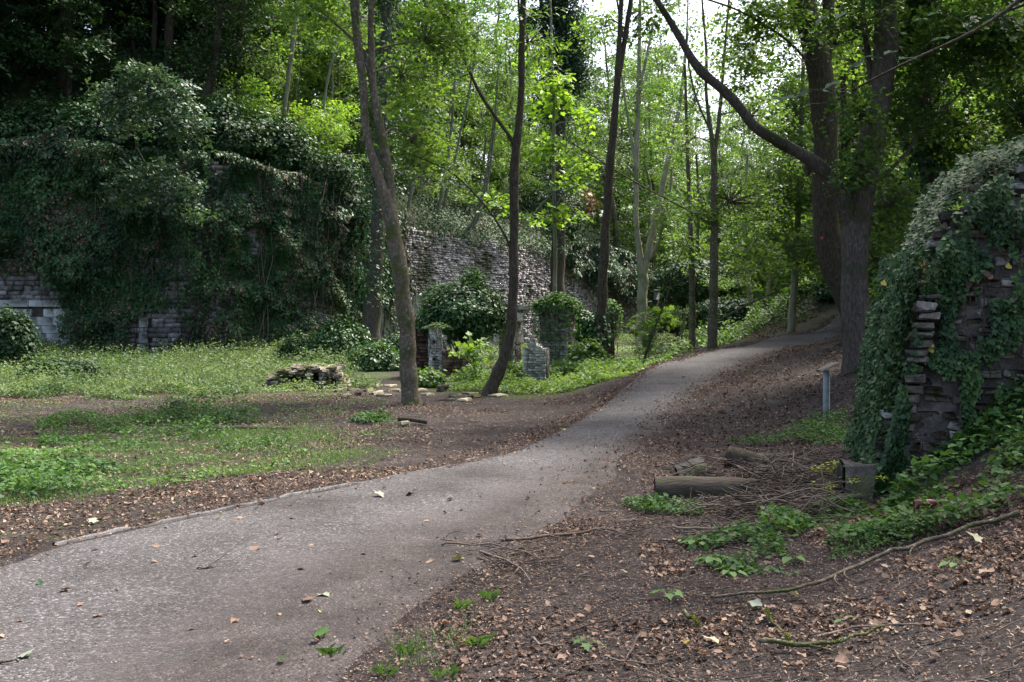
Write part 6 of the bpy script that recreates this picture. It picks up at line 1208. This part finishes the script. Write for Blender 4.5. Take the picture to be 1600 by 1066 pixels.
# seedlings one can point at
def seedling(label, u, v, n, L, h, tpl, mat, seed, tone=.5, name='seedling'):
    rng = np.random.default_rng(seed); p = hit(u, v); root = thing(name, p, label, 'seedling'); st = Bag(); lf = Bag()
    for k in range(n):
        az = k * 6.28 / n + rng.normal() * .3; r = L * rng.uniform(.35, .9); t = np.array([math.cos(az) * r, math.sin(az) * r, h * rng.uniform(.6, 1.1)]); q = smooth_track([(0, 0, 0), t * .5 + Z3 * h * .3, t], 1)
        V_, F_ = tube(q, np.linspace(.0025, .0012, len(q)), 4); st.add(V_, F_, .8); V_, F_, A_ = leaves(tpl, t[None], np.array([[math.cos(az) * .3, math.sin(az) * .3, 1.0]]), L * rng.uniform(.7, 1.1), tone + .2 * rng.random(), rng, dirn=np.array([math.cos(az), math.sin(az), 0]) * 2); lf.add(V_, F_, A_)
    st.obj('stem', 'grass_blade', root); lf.obj('leaves', mat, root)
for a in [('maple seedling with lobed dark-green leaves alone on the near soil', 912, 1014, 6, .06, .05, 'maple', 'weed_leaf', 1, .2),
          ('seedling with bright spread leaves on the litter above the twig', 1046, 940, 6, .075, .06, 'maple', 'weed_leaf', 2, .5),
          ('pair of broad heart leaves left of the weedy bank', 1240, 885, 5, .08, .07, 'heart', 'weed_leaf', 3, .6),
          ('small three-leaf seedling near the lime-green leaf', 1320, 978, 3, .04, .04, 'heart', 'weed_leaf', 4, .6),
          ('broad-leaved seedling on the upper right bank', 1492, 888, 6, .06, .05, 'heart', 'weed_leaf', 5, .7),
          ('seedling below the log by the sticks', 1085, 858, 6, .07, .09, 'heart', 'weed_leaf', 6, .5),
          ('seedling cluster right of the long bent branch', 1112, 890, 7, .08, .09, 'heart', 'weed_leaf', 7, .45),
          ('seedling with light leaves beside a curled pale leaf', 1140, 902, 5, .07, .06, 'heart', 'weed_leaf', 8, .8),
          ('leafy seedling low in the twig heap', 1215, 815, 8, .07, .14, 'heart', 'weed_leaf', 9, .4)]: seedling(*a)
def herb(label, u, v, Y, n, h, seed):
    rng = np.random.default_rng(seed); x = W(u, v, Y); g = gz1(x[0], Y); root = thing('herb', (x[0], Y, g), label, 'herb'); st = Bag(); lf = Bag()
    for k in range(n):
        e = np.array([rng.normal() * .07, rng.normal() * .07, h * rng.uniform(.55, 1)]); V_, F_ = tube(smooth_track([(rng.normal() * .02, 0, 0), e * .5 + rng.normal(size=3) * .02, e], 1), np.linspace(.004, .0015, 6), 4); st.add(V_, F_, .7)
        c = e + ball(16, rng) * np.array([.06, .06, .02]); V_, F_, A_ = leaves('oval', c, Z3 + rng.normal(size=(16, 3)) * .4, .03, .6 + .4 * rng.random(16), rng); lf.add(V_, F_, A_)
    st.obj('stem', 'grass_blade', root); lf.obj('leaves', 'umbel', root)
herb('yellow-green umbel herb standing over the twig heap', 1297, 745, 9.3, 8, .36, 11); herb('yellowish umbel herb in front of the upright stone block', 1340, 750, 9.0, 5, .30, 13); herb('pale herb beside the end of the twig heap', 1290, 780, 9.0, 7, .22, 15)
# near branch of big dark leaves hanging in from the top right
Yn = 7.0; T = [(1640, -60, 7), (1597, 0, 6), (1525, 49, 5), (1450, 82, 4), (1375, 118, 4), (1330, 142, 3)]
root = thing('overhanging_branch', W(1640, -60, Yn), 'overhanging branch of big dark maple leaves close to the camera', 'branch'); o0 = W(1640, -60, Yn)
tr = px_track(T, lambda f: Yn + .3 * f); tr[:, :3] -= o0; b = Bag(); bark_tube(b, tr, .05, 6); b.obj('stem', 'dark_bark', root, smooth=True)
rng = np.random.default_rng(950); b = Bag(); tw = Bag()
for (u, v) in [(1290, 25), (1325, 20), (1310, 128), (1335, 118), (1242, 150), (1262, 140), (1380, 92), (1350, 95), (1395, 80), (1485, 58), (1470, 20), (1298, 145), (1225, 155), (1450, 30), (1430, 92), (1520, 20), (1370, 8)]:
    dY = rng.uniform(0, .5); q = W(u, v, Yn + dY) - o0; V_, F_, A_ = leaves('maple', q[None], np.array([[rng.normal() * .3, -.35, 1.0]]), .14 * rng.uniform(.8, 1.15), rng.random() * .7, rng, dirn=np.array([-1.5, 0, -.3])); b.add(V_, F_, A_)
    j = np.argmin(np.linalg.norm(tr[:, :3] - q, axis=1)); grow_to(tw, tr[j, :3], .003, [q], rng, -.05, 4)
b.obj('leaves', 'dark_teal_leaf', root); tw.obj('twig_sprays', 'dark_bark', root)

# ------------------------------------------------------------------ leaves one can point at, and the largest of the scattered ones
def one_leaf(label, u, v, size, mat='dead_leaf', tone=.6, tpl='maple', seed=0, group=None, tilt=.3, name='fallen_leaf', dz=.012):
    rng = np.random.default_rng(int(seed + u * 3 + v)); p = hit(u, v); V_, F_, A_ = leaves(tpl, np.zeros((1, 3)), np.array([[rng.normal() * tilt, rng.normal() * tilt, 1.0]]), size, tone, rng)
    V_ = V_ - V_.mean(0); V_[:, 2] += np.abs(np.sin(V_[:, 0] * 30 + seed)) * size * .12
    V_[:, 2] -= V_[:, 2].min(); return tag(mesh_obj(name, V_, F_, mat, attrs={'v': A_}, loc=(p[0], p[1], p[2] + dz + .006)), label, 'leaf', group)
for i, a in enumerate([('pinkish-brown folded leaf on the near gravel', 367, 978, .07, 'dead_leaf', .62, 'curl'), ('large grey-green leaf underside up at the soil edge of the path', 506, 937, .10, 'pale_leaf', .1, 'maple'),
    ('russet leaf left of the large grey-green one', 482, 946, .085, 'dead_leaf', .5, 'maple'), ('orange leaf lying in the middle of the gravel', 398, 864, .10, 'dead_leaf', .62, 'maple'), ('bluish pale leaf at the lower corner of the gravel', 42, 1036, .09, 'pale_leaf', 0, 'maple'),
    ('green leaf sprig on the near soil', 503, 1003, .10, 'weed_leaf', .5, 'maple'), ('green leaf with a tan one on it at the bottom of the path', 443, 1046, .08, 'weed_leaf', .5, 'maple'), ('pale leaf beside the twigs at the path edge', 714, 884, .10, 'pale_leaf', .2, 'maple'),
    ('large tan leaf on the bare soil right of the grass tuft', 698, 980, .09, 'dead_leaf', .72, 'curl'), ('small tan leaf on the gravel near the tuft of grass', 178, 1045, .04, 'pale_leaf', .5, 'curl'), ('brown leaf on the left gravel', 103, 931, .07, 'dead_leaf', .5, 'maple'),
    ('orange-tan leaf on the left gravel', 127, 953, .06, 'dead_leaf', .6, 'curl'), ('dark green leaf on the left gravel', 62, 919, .07, 'dark_leaf', .5, 'oval'), ('pale leaf at the upper edge of the gravel', 592, 780, .12, 'pale_leaf', .3, 'maple'),
    ('dark brown leaf at the upper edge of the gravel', 640, 778, .10, 'dead_leaf', .05, 'curl'), ('yellow-green leaf near the kerb', 340, 815, .06, 'weed_leaf', .9, 'oval'), ('creamy white maple leaf on the dark bank', 1527, 852, .10, 'pale_leaf', .9, 'maple'),
    ('big tan leaf standing up on the dark bank', 1541, 905, .10, 'dead_leaf', .72, 'curl'), ('tan leaf left of the big tan leaf on the bank', 1503, 915, .08, 'dead_leaf', .68, 'curl'), ('russet leaf low on the dark bank', 1537, 962, .06, 'dead_leaf', .62, 'curl'),
    ('red-brown leaf near the bottom of the dark bank', 1497, 999, .06, 'dead_leaf', .5, 'curl'), ('whitish curled leaf on the litter by the bank branch', 1241, 941, .06, 'pale_leaf', .9, 'curl'), ('lime-green leaf near the bottom of the litter', 1072, 1015, .06, 'yellow_leaf', 0, 'oval'),
    ('creamy leaf above the moss-crusted branch', 1112, 1010, .10, 'pale_leaf', .9, 'maple'), ('tan leaf below the creamy one', 1098, 1035, .08, 'dead_leaf', .75, 'curl'), ('orange leaf on the soil right of the seedling', 1005, 1000, .05, 'dead_leaf', .6, 'curl'),
    ('tan leaf at the bottom edge of the litter', 1315, 1045, .07, 'dead_leaf', .68, 'curl'), ('yellow leaf on the dark soil', 500, 963, .045, 'yellow_leaf', .3, 'oval'), ('tan curled leaf right of the yellow leaf', 438, 968, .04, 'dead_leaf', .72, 'curl'),
    ('orange leaf on the verge by the kerb', 270, 774, .06, 'dead_leaf', .6, 'curl'), ('orange leaf where the kerb sinks away', 410, 792, .08, 'dead_leaf', .6, 'curl'), ('crumpled orange-tan leaf beside the start of the kerb', 48, 850, .09, 'dead_leaf', .72, 'curl'), ('second crumpled leaf at the left edge by the kerb', 8, 852, .07, 'dead_leaf', .6, 'curl'),
    ('pale leaf on the verge above the kerb', 146, 821, .09, 'pale_leaf', .2, 'maple'), ('pale leaf lying in the near grass', 398, 668, .09, 'pale_leaf', .9, 'curl'), ('pale-green leaf in the middle of the rising path', 880, 674, .12, 'yellow_leaf', .1, 'maple'), ('blue-grey leaf in the litter by the broken stubs', 1180, 953, .09, 'pale_leaf', 0, 'curl')]): one_leaf(*a, seed=i)
rng = np.random.default_rng(960); cnt = 0
zones = [([(660, 860), (1000, 810), (1320, 800), (1600, 760), (1620, 1060), (720, 1060)], 150, .042, 'dead brown and tan leaf lying in the litter of the near bank', 'loose leaves on the near bank'),
         ([(-40, 900), (400, 795), (760, 716), (960, 740), (600, 880), (480, 1060), (-40, 1060)], 50, .045, 'small dead leaf lying loose on the gravel path', 'loose leaves on the gravel'),
         ([(-40, 780), (300, 755), (620, 728), (760, 705), (370, 784), (60, 846)], 30, .045, 'small dead leaf on the soil verge beside the kerb', 'loose leaves on the verge')]
for P_, n, s_, lab, grp in zones:
    q = on_ground(scatter_poly(polyw(P_), n, rng), .022)
    for k in range(n):
        tpl = ['curl', 'maple', 'oval'][rng.integers(0, 3)]; V_, F_, A_ = leaves(tpl, np.zeros((1, 3)), np.array([[rng.normal() * .3, rng.normal() * .3, 1.0]]), s_ * rng.uniform(.6, 1.4), .15 + .7 * rng.random(), rng); V_[:, 2] -= V_[:, 2].min()
        tag(mesh_obj('fallen_leaf', V_, F_, 'dead_leaf', attrs={'v': A_}, loc=tuple(q[k])), lab, 'leaf', grp)
